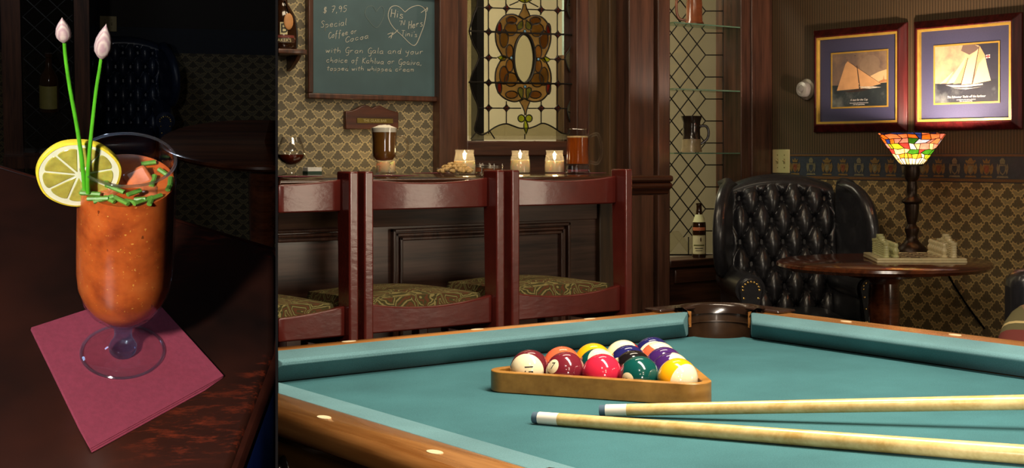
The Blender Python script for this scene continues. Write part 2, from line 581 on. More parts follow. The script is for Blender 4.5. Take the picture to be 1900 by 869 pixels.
M_ferrule = mat('white_ferrule', srgb(238, 228, 214), 0.3, vary=0.04)
M_cuetip = mat('chalked_tip', srgb(70, 92, 108), 0.9)
M_wall_damask = damask('damask_paper', 0, srgb(142, 132, 104), srgb(88, 82, 67), srgb(190, 172, 126))
M_wall_damask_y = damask('damask_paper_side', 1, srgb(150, 130, 88), srgb(84, 70, 48), srgb(186, 156, 100), 0.052, 0.036)
M_striped = striped('striped_paper', 1, srgb(62, 50, 34), srgb(92, 74, 52))
M_border = mat('border_paper', srgb(50, 56, 66), 0.55, vary=0.15, scale=60)
M_rope = mat('border_rope', srgb(104, 74, 44), 0.5, vary=0.3, scale=300)
M_gold_print = mat('gold_print', srgb(116, 92, 52), 0.5, vary=0.3, scale=120)
M_red_print = mat('red_print', srgb(116, 66, 46), 0.5, vary=0.3, scale=120)
M_pale_print = mat('pale_print', srgb(112, 104, 80), 0.5, vary=0.3, scale=120)
M_plaster = mat('cream_plaster', srgb(218, 207, 174), 0.8, vary=0.05, scale=4)
M_black = mat('black_matt', srgb(10, 9, 9), 1.0, vary=0, spec=0.0)
M_lead = mat('lead_came', srgb(40, 38, 34), 0.45, 0.6, vary=0.2)
M_board = mat('chalkboard_slate', srgb(66, 92, 100), 0.6, vary=0.16, scale=6)
M_chalk = mat('chalk', srgb(196, 196, 184), 0.95, vary=0.2, scale=400)
M_chalk_faint = mat('faint_chalk', srgb(112, 128, 128), 0.95, vary=0.2, scale=400)
M_brass = mat('dull_brass', srgb(120, 104, 52), 0.4, 0.8, vary=0.2)
M_brass_letters = mat('brass_lettering', srgb(190, 180, 130), 0.35, 0.7)  # lighter tone so the letters stand out from the strip
M_gold = mat('gilt', srgb(232, 190, 88), 0.4, 0.5, vary=0.1)
M_frame = wood('picture_frame_wood', srgb(46, 12, 12), srgb(92, 26, 26), 0.36, 2, 30, 0.05, 0.02, spec=0.2)
M_navymat = mat('navy_mount', srgb(66, 66, 96), 0.8, vary=0.08, scale=200)
M_chrome = mat('chrome', srgb(200, 196, 188), 0.3, .55, vary=0)
M_ivory = mat('ivory_plastic', srgb(206, 190, 140), 0.4, vary=0.03)
M_leather = mat('black_leather', srgb(38, 38, 42), 0.30, coat=0.25, vary=0.25, scale=60, bump=0.08)
M_leather_blue = mat('blue_black_leather', srgb(26, 38, 62), 0.34, coat=0.2, vary=0.25, scale=60, bump=0.08)
M_nail = mat('brass_nail', srgb(206, 170, 96), 0.25, 0.9, vary=0)
M_mahog = wood('mahogany', srgb(58, 26, 14), srgb(112, 60, 34), 0.16, 0, 20, 0.5, 0.02)
M_bronze = mat('dark_bronze', srgb(48, 34, 24), 0.36, 0.6, vary=0.3, scale=50)
M_onyx = mat('pale_onyx', srgb(206, 192, 150), 0.3, coat=0.3, vary=0.14, scale=35)
M_onyx_green = mat('green_onyx', srgb(184, 184, 132), 0.3, coat=0.3, vary=0.16, scale=35)
M_glass = thin_glass('clear_thin_glass', (.985, .985, .985, 1), .03, 1.5, 1.6)
M_handle_glint = stain_glass('handle_glint_glass', srgb(232, 226, 214), 0.78, 0.0, 20)  # milky tint stands in for highlights on clear handles
M_glass_pale = stain_glass('jar_glass', srgb(244, 240, 232), 0.93, 0.0, 20)  # slight milkiness stands in for reflections on clear glass
M_glass_green = thin_glass('green_edge_glass', (0.72, 0.92, 0.82, 1), 0.02, 1.5)
M_pane = thin_glass('window_pane_glass', (0.93, 0.92, 0.85, 1), 0.03, 1.45)
M_stemglass = real_glass('solid_glass')
M_wax = mat('candle_wax', srgb(250, 236, 204), 0.5, vary=0.03)
M_wax.node_tree.nodes['Principled BSDF'].inputs['Subsurface Weight'].default_value = 0.6
M_wax.node_tree.nodes['Principled BSDF'].inputs['Subsurface Scale'].default_value = 0.02
M_wax.node_tree.nodes['Principled BSDF'].inputs['Subsurface Radius'].default_value = (1, 0.7, 0.4)
M_flame = mat('flame', srgb(255, 220, 150), 0.5, vary=0, emit=(1.0, 0.78, 0.42, 1), estr=28)
M_napkin = mat('burgundy_napkin', srgb(126, 43, 62), 0.9, vary=0.1, scale=260, bump=0.15)
M_napkin_dark = mat('plum_napkin', srgb(120, 52, 66), 0.9, vary=0.1, scale=200)
M_ironstone = mat('dark_stoneware', srgb(36, 26, 20), 0.16, coat=0.5, vary=0.3, scale=25)
M_ironstone_low = mat('tan_stoneware', srgb(130, 112, 82), 0.3, coat=0.3, vary=0.25, scale=25)
M_copper = mat('copper_glaze', srgb(120, 66, 38), 0.25, coat=0.4, vary=0.25, scale=25)
M_bottle = mat('brown_bottle_glass', srgb(44, 24, 10), 0.06, coat=0.5, vary=0.1)
M_paper = mat('cream_label', srgb(206, 196, 150), 0.6, vary=0.06, scale=60)
M_papertan = mat('orange_label', srgb(190, 106, 66), 0.6, vary=0.06)
M_ink = mat('black_ink', srgb(22, 20, 18), 0.6, vary=0)
M_white = mat('white_print', srgb(226, 222, 210), 0.6, vary=0)
M_steel = mat('brushed_steel', srgb(150, 146, 138), 0.28, 1.0, vary=0.1)
M_nuts = mat('roasted_nuts', srgb(206, 170, 108), 0.5, vary=0.25, scale=150)
M_floor = wood('floor_boards', srgb(24, 14, 9), srgb(46, 28, 18), 0.4, 0, 14)
M_ceiling = mat('ceiling_paint', srgb(120, 100, 76), 0.9, vary=0.05)

# ================================================================== ROOM SHELL
YB, YN, YG, XW = 4.60, 4.86, 4.99, 4.80
def zY(px, py, Y):
    return onY(px, py, Y).z
def wallbox(name, px0, px1, Y, thick, z0, z1, material, bevel=0.004):
    """upright board on a wall facing the room: front face at Y"""
    return struct(MB().box(xY(px0, Y), xY(px1, Y), Y, Y + thick, z0, z1).build(name, material, bevel=bevel))

struct(MB().box(-3.0, XW + 0.1, -4.0, 6.5, -0.06, 0.0).build('floor', M_floor))
struct(MB().box(-3.0, XW + 0.1, -4.0, YN + 0.2, 2.6, 2.66).build('ceiling', M_ceiling))
struct(MB().box(1.2, xY(822, YB), YB, YB + 0.08, 0, 2.6).build('wall_back', M_wall_damask))
_r = MB()
_zb = 1.142; _zl = 1.020
_r.box(XW, XW + 0.1, -4.0, YN + 0.1, _zb, 2.6)
struct(_r.build('wall_right', M_striped))
struct(MB().box(XW, XW + 0.1, -4.0, YN + 0.1, 0, _zl).build('wall_right_lower', M_wall_damask_y))
_b = MB().box(XW - 0.001, XW + 0.1, -4.0, YN + 0.1, _zl, _zb)
border = struct(_b.build('trim_1', M_border))
MB().box(XW - 0.003, XW, -4.0, YN, _zb - 0.012, _zb - 0.003).build('rope_line', M_rope, border)
MB().box(XW - 0.003, XW, -4.0, YN, _zl + 0.004, _zl + 0.016).build('rope_line', M_rope, border)
# printed crests along the border: three designs in turn
def crest_mesh(kind):
    mb = MB()
    def flat(pts, m):
        n0 = [(-0.0018 - 0.0004 * m, y, z) for y, z in pts]
        mb.add(n0, [tuple(range(len(n0)))], 0 if m < 2 else 1)
    sh = [(-.014, .012), (.014, .012), (.014, -.008), (.009, -.02), (0, -.028), (-.009, -.02), (-.014, -.008)]
    flat(sh, 0)
    flat([(y * .72, z * .72 - .002) for y, z in sh], 2)
    if kind == 0:
        flat([(-.003, .008), (.003, .008), (.003, -.02), (-.003, -.02)], 3)
        flat([(-.01, .002), (.01, .002), (.01, -.004), (-.01, -.004)], 3)
    for s in (-1, 1):
        w = .024 if kind != 1 else .02
        flat([(s * .014, .004), (s * w, .016), (s * (w + .004), .0), (s * w, -.02), (s * .016, -.026), (s * .013, -.014)], 1)
        if kind == 2:
            flat([(s * .004, .02), (s * .02, .03), (s * .022, .022), (s * .012, .014)], 1)
    flat([(-.012, .016), (.012, .016), (.016, .032), (.006, .024), (0, .036), (-.006, .024), (-.016, .032)] if kind == 0 else
         [(-.009, .014), (.009, .014), (.011, .026), (.004, .036), (-.004, .036), (-.011, .026)], 1)
    flat([(-.02, -.030), (.02, -.030), (.024, -.037), (-.024, -.037)], 1)
    return mb
_proto = []
for i in range(14):
    px = 1476 + i * 29.6
    p = onX(px, 312, XW)
    k = i % 3
    if len(_proto) <= k:
        o = crest_mesh(k).build('crest', [(M_gold_print, M_pale_print, M_gold_print)[k], (M_red_print, M_border, M_pale_print)[k]], border, fix=False)
        _proto.append(o)
    else:
        o = dup(_proto[k], border)
    o.location = (XW - 0.001, p.y, 1.083)
    o.scale = (1, 1.25, 1.12)

# posts and boards beside the two windows (dark oak)
ZT = 2.6
zsill = zY(970, 262, YB)
wallbox('trim_2', 816, 851, YB - 0.05, 0.13, 0, ZT, M_redwood)
wallbox('trim_3', 849, 868, YB - 0.03, 0.09, 0, ZT, M_redwood)
struct(MB().box(xY(866, YB - .03), xY(1072, YB - .03), YB - 0.03, YB + 0.06, zsill - 0.06, zsill).build('trim_4', M_hwood, bevel=0.006))
struct(MB().box(xY(860, YB), xY(1080, YB), YB, YB + 0.06, 0, zsill - 0.055).build('trim_5', M_hwood))
wallbox('trim_6', 1070, 1093, YB - 0.03, 0.09, 0, ZT, M_redwood)
wallbox('trim_7', 1092, 1131, YB - 0.01, 0.08, 0, ZT, M_olivewood)
wallbox('trim_8', 1131, 1169, YB - 0.015, 0.08, 0, ZT, M_olivewood)
wallbox('trim_9', 1167, 1214, YB - 0.10, 0.18, 0, ZT, M_redwood, 0.006)
wallbox('trim_10', 1213, 1224, YB - 0.02, 0.10, 0, ZT, M_darkwood)
wallbox('trim_11', 1221, 1244, YB - 0.06, 0.40, 0, ZT, M_redwood, 0.006)
# niche: jamb post, sill, dado
xj = xY(1375, YN)
struct(MB().box(xj, xY(1397, YN), YN, YG + 0.05, 0, ZT).build('trim_12', M_redwood, bevel=0.004))
struct(MB().box(xY(1395, YN - .012), XW, YN - 0.012, YG + 0.05, 0, ZT).build('trim_13', M_redwood, bevel=0.005))
zn = zY(1300, 474, YG)
struct(MB().box(xY(1236, YN), xY(1377, YN), YN - 0.03, YG + 0.03, zn - 0.035, zn).build('trim_14', M_hwood, bevel=0.005))
struct(MB().box(xY(1205, YN), XW, YN + 0.005, YG + 0.02, 0, zn - 0.03).build('trim_15', M_hwood))
struct(MB().box(xY(1250, YN), xY(1340, YN), YN - 0.012, YN + 0.006, zn - 0.11, zn - 0.045).build('trim_16', M_hwood, bevel=0.006))
# room behind the glass
struct(MB().box(2.4, 8.5, 7.2, 7.3, 0, 2.6).build('wall_far', M_plaster))
struct(MB().box(2.4, 8.5, YG + .3, 7.2, 2.6, 2.66).build('ceiling_far', M_plaster))
struct(MB().box(XW + .1, 8.5, YN, 7.3, -0.06, 0.0).build('floor_far', M_floor))
for nm, p0, p1, Y, m in (('trim_17', 885, 898, 5.5, M_black), ('trim_18', 1043, 1054, 5.5, M_olivewood), ('trim_19', 1054, 1075, 5.55, mat('blue_grey_door', srgb(128, 146, 140), 0.5))):
    struct(MB().box(xY(p0, Y), xY(p1, Y), Y, Y + .05, 0.6, 2.55 if nm != 'trim_18' else 1.62).build(nm, m))

# ------------------------------------------------------------------ window_1: stained glass
win = struct_empty('window_1', (0, 0, 0))
def wp(px, py, dy=0.0):
    """pixel on the window's plane; dy moves it toward the room along the wall's normal (parallel, not along the view ray)"""
    p = onY(px, py, YB + 0.02); return Vector((p.x, p.y - dy, p.z))
came = MB()
SG = {
    'clear': M_pane,
    'frost': stain_glass('frosted_glass', srgb(206, 198, 172), 0.8, 0.10, 200),
    'brown': stain_glass('brown_art_glass', srgb(186, 152, 104), 0.75, 0.2, 22),
    'olive': stain_glass('olive_art_glass', srgb(206, 184, 130), 0.8, 0.25, 22),
    'amber': stain_glass('amber_art_glass', srgb(226, 196, 150), 0.8, 0.2, 22),
    'red': stain_glass('red_art_glass', srgb(190, 76, 72), 0.8, 0.25, 30),
    'leaf': stain_glass('leaf_green_glass', srgb(186, 196, 60), 0.8, 0.3, 30),
    'mint': stain_glass('mint_glass', srgb(190, 226, 170), 0.8, 0.2, 120),
    'jewel': mat('blue_jewel', srgb(110, 160, 190), 0.08, coat=0.6, vary=0.1),
}
def pane(pts, kind, layer=0, lead=True, r=0.0026):
    dy = 0.004 + layer * 0.0032
    p3 = [wp(x, y, dy) for x, y in pts]
    MB().prism(p3, (0, 0.003, 0)).build('pane', SG[kind], win)
    if lead:
        came.tube([p + Vector((0, -0.0015, 0)) for p in p3], r, 5, True)
def leadline(pts, layer=1, r=0.0026, smooth=True):
    p3 = [wp(x, y, 0.006 + layer * 0.0032) for x, y in pts]
    came.tube(catmull(p3, 4) if smooth and len(p3) > 2 else p3, r, 5)
z7 = lambda x, y: (860 + x / 6.684, y / 6.684)
z8 = lambda x, y: (860 + x / 5.604, 120 + y / 5.604)
TOPY = -70
Lw = [(884, -70), (880, -40), (884, -12)] + [z7(*p) for p in ((160, 20), (150, 100), (110, 200), (65, 370), (75, 450), (120, 570), (180, 690), (150, 800))] + [z8(*p) for p in ((70, 130), (65, 220), (95, 320), (140, 430), (135, 540), (110, 650), (120, 700), (190, 730), (260, 690))]
Bw = [z8(*p) for p in ((260, 690), (340, 640), (430, 615), (500, 635), (570, 660), (625, 662), (680, 660), (740, 640), (810, 610), (880, 630), (950, 670), (1010, 710), (1070, 722))]
Rw = [z8(*p) for p in ((1070, 722), (1112, 640), (1090, 560), (1070, 470), (1090, 410), (1130, 320), (1145, 200), (1130, 130))] + [z7(*p) for p in ((1300, 869), (1265, 780), (1255, 700), (1300, 620), (1350, 500), (1360, 400), (1345, 300), (1300, 200), (1270, 100), (1285, 0))] + [(1052, -40), (1050, -70)]
GL, GR, GB = 866, 1070, 262
# frosted border: left, bottom, right
def smooth2(pts, k=3):
    return [(v.x, v.y) for v in catmull([Vector((x, y, 0)) for x, y in pts], k)]
Ls, Bs, Rs = smooth2(Lw), smooth2(Bw), smooth2(Rw)
pane(Ls + [(GL + 3, GB - 2), (GL, TOPY)], 'frost', 0, False)
pane([Bs[0]] + Bs[1:] + [(GR - 2, GB - 3), (GL + 3, GB - 2)], 'frost', 0, False)
pane(Rs + [(GR, TOPY), (GR - 2, GB - 3)], 'frost', 0, False)
for c in (Ls, Bs, Rs):
    leadline(c, 0, 0.0032, False)
leadline([z8(125, 705), (872, 258)], 0); leadline([z8(262, 690), z8(315, 770)], 0); leadline([z8(628, 720), z8(628, 775)], 0)
leadline([z8(1080, 490), z8(1165, 525)], 0); leadline([(1052, 9), (1066, 6)], 0); leadline([(1064, 43), (1067, 44)], 0)
# clear panes between the came grid
cols = [(868, 904), (904, 937), (937, 1001.5), (1001.5, 1032.5), (1032.5, 1066)]
def rowy(k, px):
    y0, y1 = [(-70, -70), (-33, -27), (13, 21), (58, 65.5), (106.5, 111), (153, 156.5), (200.5, 201.5), (252, 252)][k]
    return y0 + (y1 - y0) * (px - 867) / 200
for c, (x0, x1) in enumerate(cols):
    for k in range(7):
        pane([(x0, rowy(k, x0)), (x1, rowy(k, x1)), (x1, rowy(k + 1, x1)), (x0, rowy(k + 1, x0))], 'clear', -1, False)
for x in (904.5, 1032.5):
    leadline([(x - .5, TOPY), (x, 70), (x + .8 if x < 950 else x, 249 if x < 950 else 243)], 0, 0.0026, False)
for x in (937, 1001.5):
    leadline([(x, TOPY), (x, 28)], 0); leadline([(x + .8, 188), (x + .8, 230)], 0)
for k, segs in ((1, ((876, 1056),)), (2, ((884, 965), (974, 1051))), (4, ((889, 920), (1017, 1048))), (6, ((886, 965), (976, 1052)))):
    for a, b in segs:
        leadline([(a, rowy(k, a)), (b, rowy(k, b))], 0)
for k in (3, 5):
    bar = MB().tube([wp(GL, rowy(k, GL), 0.016), wp(GR + 2, rowy(k, GR), 0.016)], 0.0042, 6)
    bar.build('saddle_bar', M_lead, win)
for x in (904.5, 1032.5):
    for k in (1, 2, 3, 4, 5, 6):
        y = rowy(k, x); pane([(x - 7.5, y), (x - 2.5, y - 3), (x, y - 7.5), (x + 2.5, y - 3), (x + 7.5, y), (x + 2.5, y + 3), (x, y + 7.5), (x - 2.5, y + 3)], 'red', 1)
for x in (937.5, 1001.8):
    for k in (1, 2, 6):
        y = rowy(k, x); pane([(x - 7.5, y), (x - 2.5, y - 3), (x, y - 7.5), (x + 2.5, y - 3), (x + 7.5, y), (x + 2.5, y + 3), (x, y + 7.5), (x - 2.5, y + 3)], 'red', 1)
leadline([(944, 10), (960, 3)], 0); leadline([(980, 4), (997, 13)], 0)
# the medallion: two lobed hearts, tail and crown, oval jewel in the middle
top_o = smooth2([(931, 106), (919.5, 84), (917, 62), (922, 44), (934, 30), (950, 27), (962, 32), (969, 36), (977, 32), (988, 29), (1003, 32), (1015, 46), (1020, 65), (1017, 87), (1007, 108)], 3)
bot_o = smooth2([(931, 106), (919, 128), (917, 152), (923, 172), (936, 184), (952, 189), (963, 186), (969, 182), (977, 186), (988, 189), (1003, 186), (1015, 172), (1020, 152), (1018, 130), (1007, 108)], 3)
ov_u = ell(968.6, 109, 18.5, 45, 16, 0.0, -PI); ov_d = ell(968.6, 109, 18.5, 45, 16, 0.0, PI)
pane(top_o + ov_u, 'brown', 1, True, 0.0034); pane(bot_o + ov_d, 'brown', 1, True, 0.0034)
for cx, cy, rx, ry, kd in ((945, 54, 12, 13, 'olive'), (993.5, 56, 12, 13, 'olive'), (942.5, 96, 6.5, 13, 'amber'), (995.5, 97, 6.5, 13, 'amber'),
                           (945, 148, 12, 13, 'olive'), (993.5, 149, 12, 13, 'olive'), (942.5, 122, 6.5, 12, 'amber'), (995.5, 123, 6.5, 12, 'amber'),
                           (932, 72, 8, 17, 'olive'), (1006, 74, 8, 17, 'brown'), (932, 140, 8, 17, 'brown'), (1006, 142, 8, 17, 'olive'),
                           
                           (946, 38, 10, 7, 'brown'), (990, 39, 10, 7, 'brown'), (946, 176, 11, 7, 'amber'), (990, 176, 11, 7, 'brown')):
    pane(ell(cx, cy, rx, ry, 14), kd, 2)
for cx, cy, s in ((923.5, 53, -1), (1014.5, 55, 1), (923.5, 163, -1), (1014.5, 164, 1)):
    pane(ell(cx, cy, 4.2, 11.5, 12), 'red', 2)
for sx in (-1, 1):
    pane([(969 + sx * x, y) for x, y in ((3.5, 38), (9, 42), (14, 49), (13, 55), (8, 56), (3, 53), (2.5, 47))], 'mint', 3)
    pane([(969.6 + sx * x, y) for x, y in ((4, 186), (9, 179), (13, 171), (12, 164), (7, 162.5), (2.5, 166), (2.5, 174))], 'mint', 3)
pane([(967, 8), (971, 8), (973, 16), (977, 24), (980, 31), (969.5, 37), (959, 29), (963, 22), (966, 15)], 'brown', 3)
pane([(960, 188), (969.5, 183), (980, 188), (976, 197), (973, 206), (972, 214), (970, 214), (969, 206), (965, 197)], 'brown', 3)
for sx in (-1, 1):
    pane([(970 + sx * x, y) for x, y in ((1, -3), (5, -6), (11, -4), (12, 1), (6, 4), (1, 6))], 'leaf', 3)
    pane(ell(970.3 + sx * 7, 220, 6.2, 6.8, 12), 'leaf', 3)
pane([(971, 222), (975, 231), (976, 237), (972.5, 249), (968, 238), (968, 231)], 'leaf', 3)
pane([(919, 106.5), (928, 102.8), (938.5, 106), (933, 112), (926, 113)], 'leaf', 3)
pane([(1018, 111), (1008.5, 105.5), (999.5, 109.5), (1006, 115.8), (1013, 115)], 'leaf', 3)
ov = ell(968.6, 109, 19.5, 46, 30)
came.tube([wp(x, y, 0.017) for x, y in ov], 0.0052, 6, True)
MB().prism([wp(x, y, 0.016) for x, y in ell(968.6, 109, 18.5, 45, 30)], (0, 0.004, 0)).build('pane', SG['clear'], win, bevel=0.0015)
for x, y in ((969, 58.5), (944, 108), (994, 110.5), (969.5, 161.5)):
    p = wp(x, y, 0.018); MB().ball(p, 0.0052, 12, 8, (1, .6, 1)).build('jewel', SG['jewel'], win, True)
    came.tube([p + Vector((.0065 * math.cos(a * PI / 6), 0, .0065 * math.sin(a * PI / 6))) for a in range(12)], 0.0018, 5, True)
came.build('came', M_lead, win, True, sharp=60, kind='stuff')

# ------------------------------------------------------------------ window_2: leaded diamonds in the niche
win2 = struct_empty('window_2', (0, 0, 0))
def gp(px, py, dy=0.0):
    p = onY(px, py, YG); return Vector((p.x, p.y - dy, p.z))
lead2 = MB()
def lead2_line(a, b, r=0.0030):
    lead2.tube([gp(*a, .004), gp(*b, .004)], r, 5)
bx, by, ph = 15.8, 20.4, 20.6      # half width, half height of a diamond; a tip at (1308, ph)
def pane2(pts):
    MB().prism([gp(x, y) for x, y in pts], (0, 0.004, 0)).build('pane', M_pane, win2, bevel=0.002, segs=1)
YBOT = 473
for r in range(-4, 12):
    yc = ph + 2 * by * r
    if yc < -75 or yc > YBOT - 10:
        continue
    for cx in (1308 - bx, 1308 - 3 * bx):
        pts = [(cx - bx, yc), (cx, yc - by), (cx + bx, yc), (cx, yc + by)]
        if yc + by < YBOT:
            pane2(pts)
    for cx in (1308 - 2 * bx, 1308 - 4 * bx):
        y2 = yc + by
        if y2 + by < YBOT:
            pane2([(cx - bx, y2), (cx, y2 - by), (cx + bx, y2), (cx, y2 + by)])
    # right hand column: pentagons between the level cames
    y1 = min(yc + 2 * by, YBOT)
    if yc + 2 * by < YBOT:
        pane2([(1308, yc), (1341, yc), (1341, y1), (1308, y1), (1308 - bx, yc + by)])
        lead2_line((1308, yc), (1341, yc))
    else:
        pane2([(1308, yc), (1341, yc), (1341, YBOT), (1308 - bx, YBOT), (1308 - bx, yc + by)] if yc + by < YBOT else [(1308, yc), (1341, yc), (1341, YBOT), (1308, YBOT)])
        lead2_line((1308, yc), (1341, yc))
pane2([(1308 - 3 * bx, 450 - by), (1308 - 2 * bx, 450), (1308 - 2 * bx, YBOT), (1240, YBOT), (1240, 450 - by)])
pane2([(1308 - 2 * bx, 450), (1308 - bx, 450 - by), (1308 - bx, YBOT), (1308 - 2 * bx, YBOT)])
for k in range(-5, 14):
    for s in (-1, 1):
        a = (1308.0, ph + 2 * by * k)
        n = 4.6
        b = (1308 - bx * n, a[1] + s * by * n)
        # clip to the window's bottom
        if a[1] > YBOT or (b[1] > YBOT and a[1] >= YBOT):
            continue
        if b[1] > 440:
            t = (440 - a[1]) / (b[1] - a[1]); 
            if t <= 0: continue
            b = (a[0] + (b[0] - a[0]) * t, 440)
        lead2_line(a, b)
lead2_line((1308 - bx, 448), (1308 - bx, YBOT)); lead2_line((1308 - 2 * bx, 440), (1308 - 2 * bx, YBOT))
lead2_line((1341, -80), (1341, YBOT), 0.004); lead2_line((1240, YBOT), (1341, YBOT), 0.004)
lead2.build('came', M_lead, win2, True, sharp=60, kind='stuff')
# frame strip between the leads and the jamb
MB().prism([gp(1341, -90, -.005), gp(1352, -90, -.005), gp(1352, YBOT + 3, -.005), gp(1341, YBOT + 3, -.005)], (0, .03, 0)).build('window_frame', M_olivewood, win2)

# ================================================================== BACK WALL FITTINGS
class Off(MB):
    """mesh built in room coordinates, stored relative to a thing's base point"""
    def __init__(s, base):
        super().__init__(); s.base = Vector(base)
    def build(s, *a, **k):
        s.v = [v - s.base for v in s.v]
        return super().build(*a, **k)

# ---- chalkboard
def wpt(px, py, dy=0.0):
    p = onY(px, py, YB); return Vector((p.x, p.y - dy, p.z))
cb0 = wpt(690, 180)
cb = thing('chalkboard', 'framed blue-green chalkboard chalked with a drinks special on the patterned wall', 'chalkboard', cb0)
BL, BR_, BT, BB = wpt(575, 174), wpt(811, 178), wpt(575, 0), wpt(575, 176)
x0, x1, z1, z0 = xY(575, YB), xY(811, YB), zY(690, -12, YB), zY(690, 176.5, YB)
Off(cb0).box(x0 - .004, x1 + .004, YB - 0.012, YB - 0.002, z0 - .004, z1 + .004).build('slate', M_board, cb)
fw = 0.020
for a in ((x0 - fw, x1 + fw, z0 - fw, z0), (x0 - fw, x1 + fw, z1, z1 + fw), (x0 - fw, x0, z0, z1), (x1, x1 + fw, z0, z1)):
    Off(cb0).box(a[0], a[1], YB - 0.030, YB - 0.001, a[2], a[3]).build('frame_side', M_darkwood, cb, bevel=0.004)
# single stroke handwriting: x height 1, ascender 2
A_ = [(.8, .8), (.5, 1), (.1, .7), (.1, .2), (.4, 0), (.8, .4), (.8, 1), (.8, .1), (1, 0)]
GLY = {
 'a': [A_], 'b': [[(.1, 2), (.1, 0), (.5, 0), (.8, .4), (.5, .9), (.1, .6)]], 'c': [[(.8, .8), (.5, 1), (.1, .6), (.2, .1), (.5, 0), (.9, .2)]],
 'd': [[(.8, .8), (.4, 1), (.1, .5), (.4, 0), (.8, .4), (.85, 2), (.85, .1), (1, 0)]], 'e': [[(.1, .5), (.8, .6), (.6, 1), (.2, .8), (.1, .3), (.4, 0), (.9, .2)]],
 'f': [[(.8, 1.8), (.5, 2), (.35, 1.5), (.3, -.7)], [(.0, 1), (.7, 1)]], 'g': [[(.8, .8), (.4, 1), (.1, .5), (.4, .1), (.8, .4), (.8, 1), (.7, -.7), (.3, -1), (.0, -.6)]],
 'h': [[(.1, 2), (.1, 0), (.15, .6), (.5, 1), (.8, .7), (.8, 0)]], 'i': [[(.2, 1), (.2, 0)], [(.2, 1.4), (.22, 1.5)]], 'k': [[(.1, 2), (.1, 0)], [(.7, 1), (.15, .5), (.8, 0)]],
 'l': [[(.2, 2), (.2, .2), (.4, 0)]], 'm': [[(.1, 1), (.1, 0), (.15, .7), (.4, 1), (.5, .7), (.5, 0), (.55, .7), (.8, 1), (.95, .7), (.95, 0)]],
 'n': [[(.1, 1), (.1, 0), (.2, .7), (.5, 1), (.75, .7), (.8, 0)]], 'o': [[(.5, 1), (.1, .6), (.3, 0), (.7, .1), (.8, .7), (.5, 1), (.9, .9)]],
 'p': [[(.1, 1), (.1, -1), (.1, .6), (.5, 1), (.8, .5), (.5, .05), (.1, .2)]], 'r': [[(.1, 1), (.15, 0), (.2, .7), (.5, 1), (.75, .9)]],
 's': [[(.7, .9), (.3, 1), (.2, .7), (.7, .4), (.6, 0), (.1, .1)]], 't': [[(.4, 1.7), (.35, .2), (.6, 0)], [(.0, 1.1), (.8, 1.15)]],
 'u': [[(.1, 1), (.15, .2), (.4, 0), (.75, .4), (.8, 1), (.85, 0)]], 'v': [[(.0, 1), (.4, 0), (.8, 1)]], 'w': [[(.0, 1), (.2, 0), (.5, .8), (.7, 0), (1, 1)]],
 'y': [[(.1, 1), (.2, .3), (.7, .4)], [(.85, 1), (.6, -.8), (.2, -1)]], 'S': [[(.9, 1.7), (.5, 2), (.1, 1.6), (.8, .7), (.6, .1), (.0, .2)]],
 'C': [[(1, 1.7), (.6, 2), (.1, 1.3), (.2, .3), (.6, 0), (1.1, .4)]], 'G': [[(1, 1.7), (.6, 2), (.1, 1.2), (.3, .1), (.9, .2), (1, .8), (.6, .8), (1, .8), (.9, -.8), (.4, -.9)]],
 'K': [[(.1, 2), (.1, 0)], [(.9, 2), (.15, .9), (1, 0)]], 'H': [[(.1, 2), (.1, 0)], [(.9, 2), (.9, 0)], [(.1, 1), (.9, 1)]], 'N': [[(.1, 0), (.1, 2), (.8, 0), (.8, 2)]],
 'T': [[(.0, 2), (1, 2)], [(.5, 2), (.5, 0)]], '7': [[(.0, 2), (.8, 2), (.3, 0)], [(.2, 1), (.7, 1)]], '9': [[(.8, 1.5), (.4, 2), (.1, 1.5), (.4, 1), (.8, 1.5), (.7, 0)]],
 '5': [[(.8, 2), (.2, 2), (.15, 1.2), (.6, 1.2), (.8, .6), (.4, 0), (.0, .2)]], ',': [[(.2, .2), (.1, -.3)]], "'": [[(.2, 2), (.15, 1.6)]], '.': [[(.1, .05), (.2, .1)]],
 '$': [[(.8, 1.6), (.3, 1.8), (.2, 1.2), (.8, .8), (.6, .2), (.0, .4)], [(.35, 2.1), (.35, -.1)], [(.6, 2.1), (.6, -.1)]], ' ': []}
WID = {'m': 1.25, 'w': 1.2, 'i': .55, 'l': .6, "'": .4, ',': .5, '.': .5, ' ': .8, 't': .9}
def chalk_text(body, ax, ay, bx_, by_, xh, material=M_chalk, part='chalk_word', r=0.0010):
    tot = sum(WID.get(c, 1.12) for c in body); mb = Off(cb0); cur = 0.0
    for c in body + ' ':
        w = WID.get(c, 1.12); jy = random.uniform(-.12, .12)
        if c == ' ' and mb.v:
            mb.build(part, material, cb, kind='stuff'); mb = Off(cb0)
        for st in GLY.get(c, []):
            pts = []
            for gx, gy in st:
                t = (cur + gx * .9 + gy * .10) / tot
                pts.append(wpt(ax + (bx_ - ax) * t, ay + (by_ - ay) * t - (gy + jy) * xh, 0.0128))
            mb.tube(catmull(pts, 3), r, 4, up=(0, 1, 0))
        cur += w
chalk_text('$ 7,95', 596, 25, 642, 22, 5.6)
chalk_text('Special', 592, 52, 641, 47, 6.2)
chalk_text('Coffee or', 606, 72, 660, 62, 5.6)
chalk_text('Cocoa', 637, 79, 682, 71, 5.0)
chalk_text('with Gran Gala and your', 601, 98, 784, 101, 5.2)
chalk_text('choice of Kahlua or Godiva,', 602, 116, 780, 121, 5.2)
chalk_text('topped with whipped cream', 603, 131, 766, 133, 4.4)
chalk_text('His', 721, 32, 748, 36, 7.5, r=.0013)
chalk_text("'N", 736, 48, 750, 47, 4.5)
chalk_text('Hers', 754, 55, 783, 49, 7, r=.0013)
chalk_text("Tini's", 741, 67, 773, 69, 5.2)
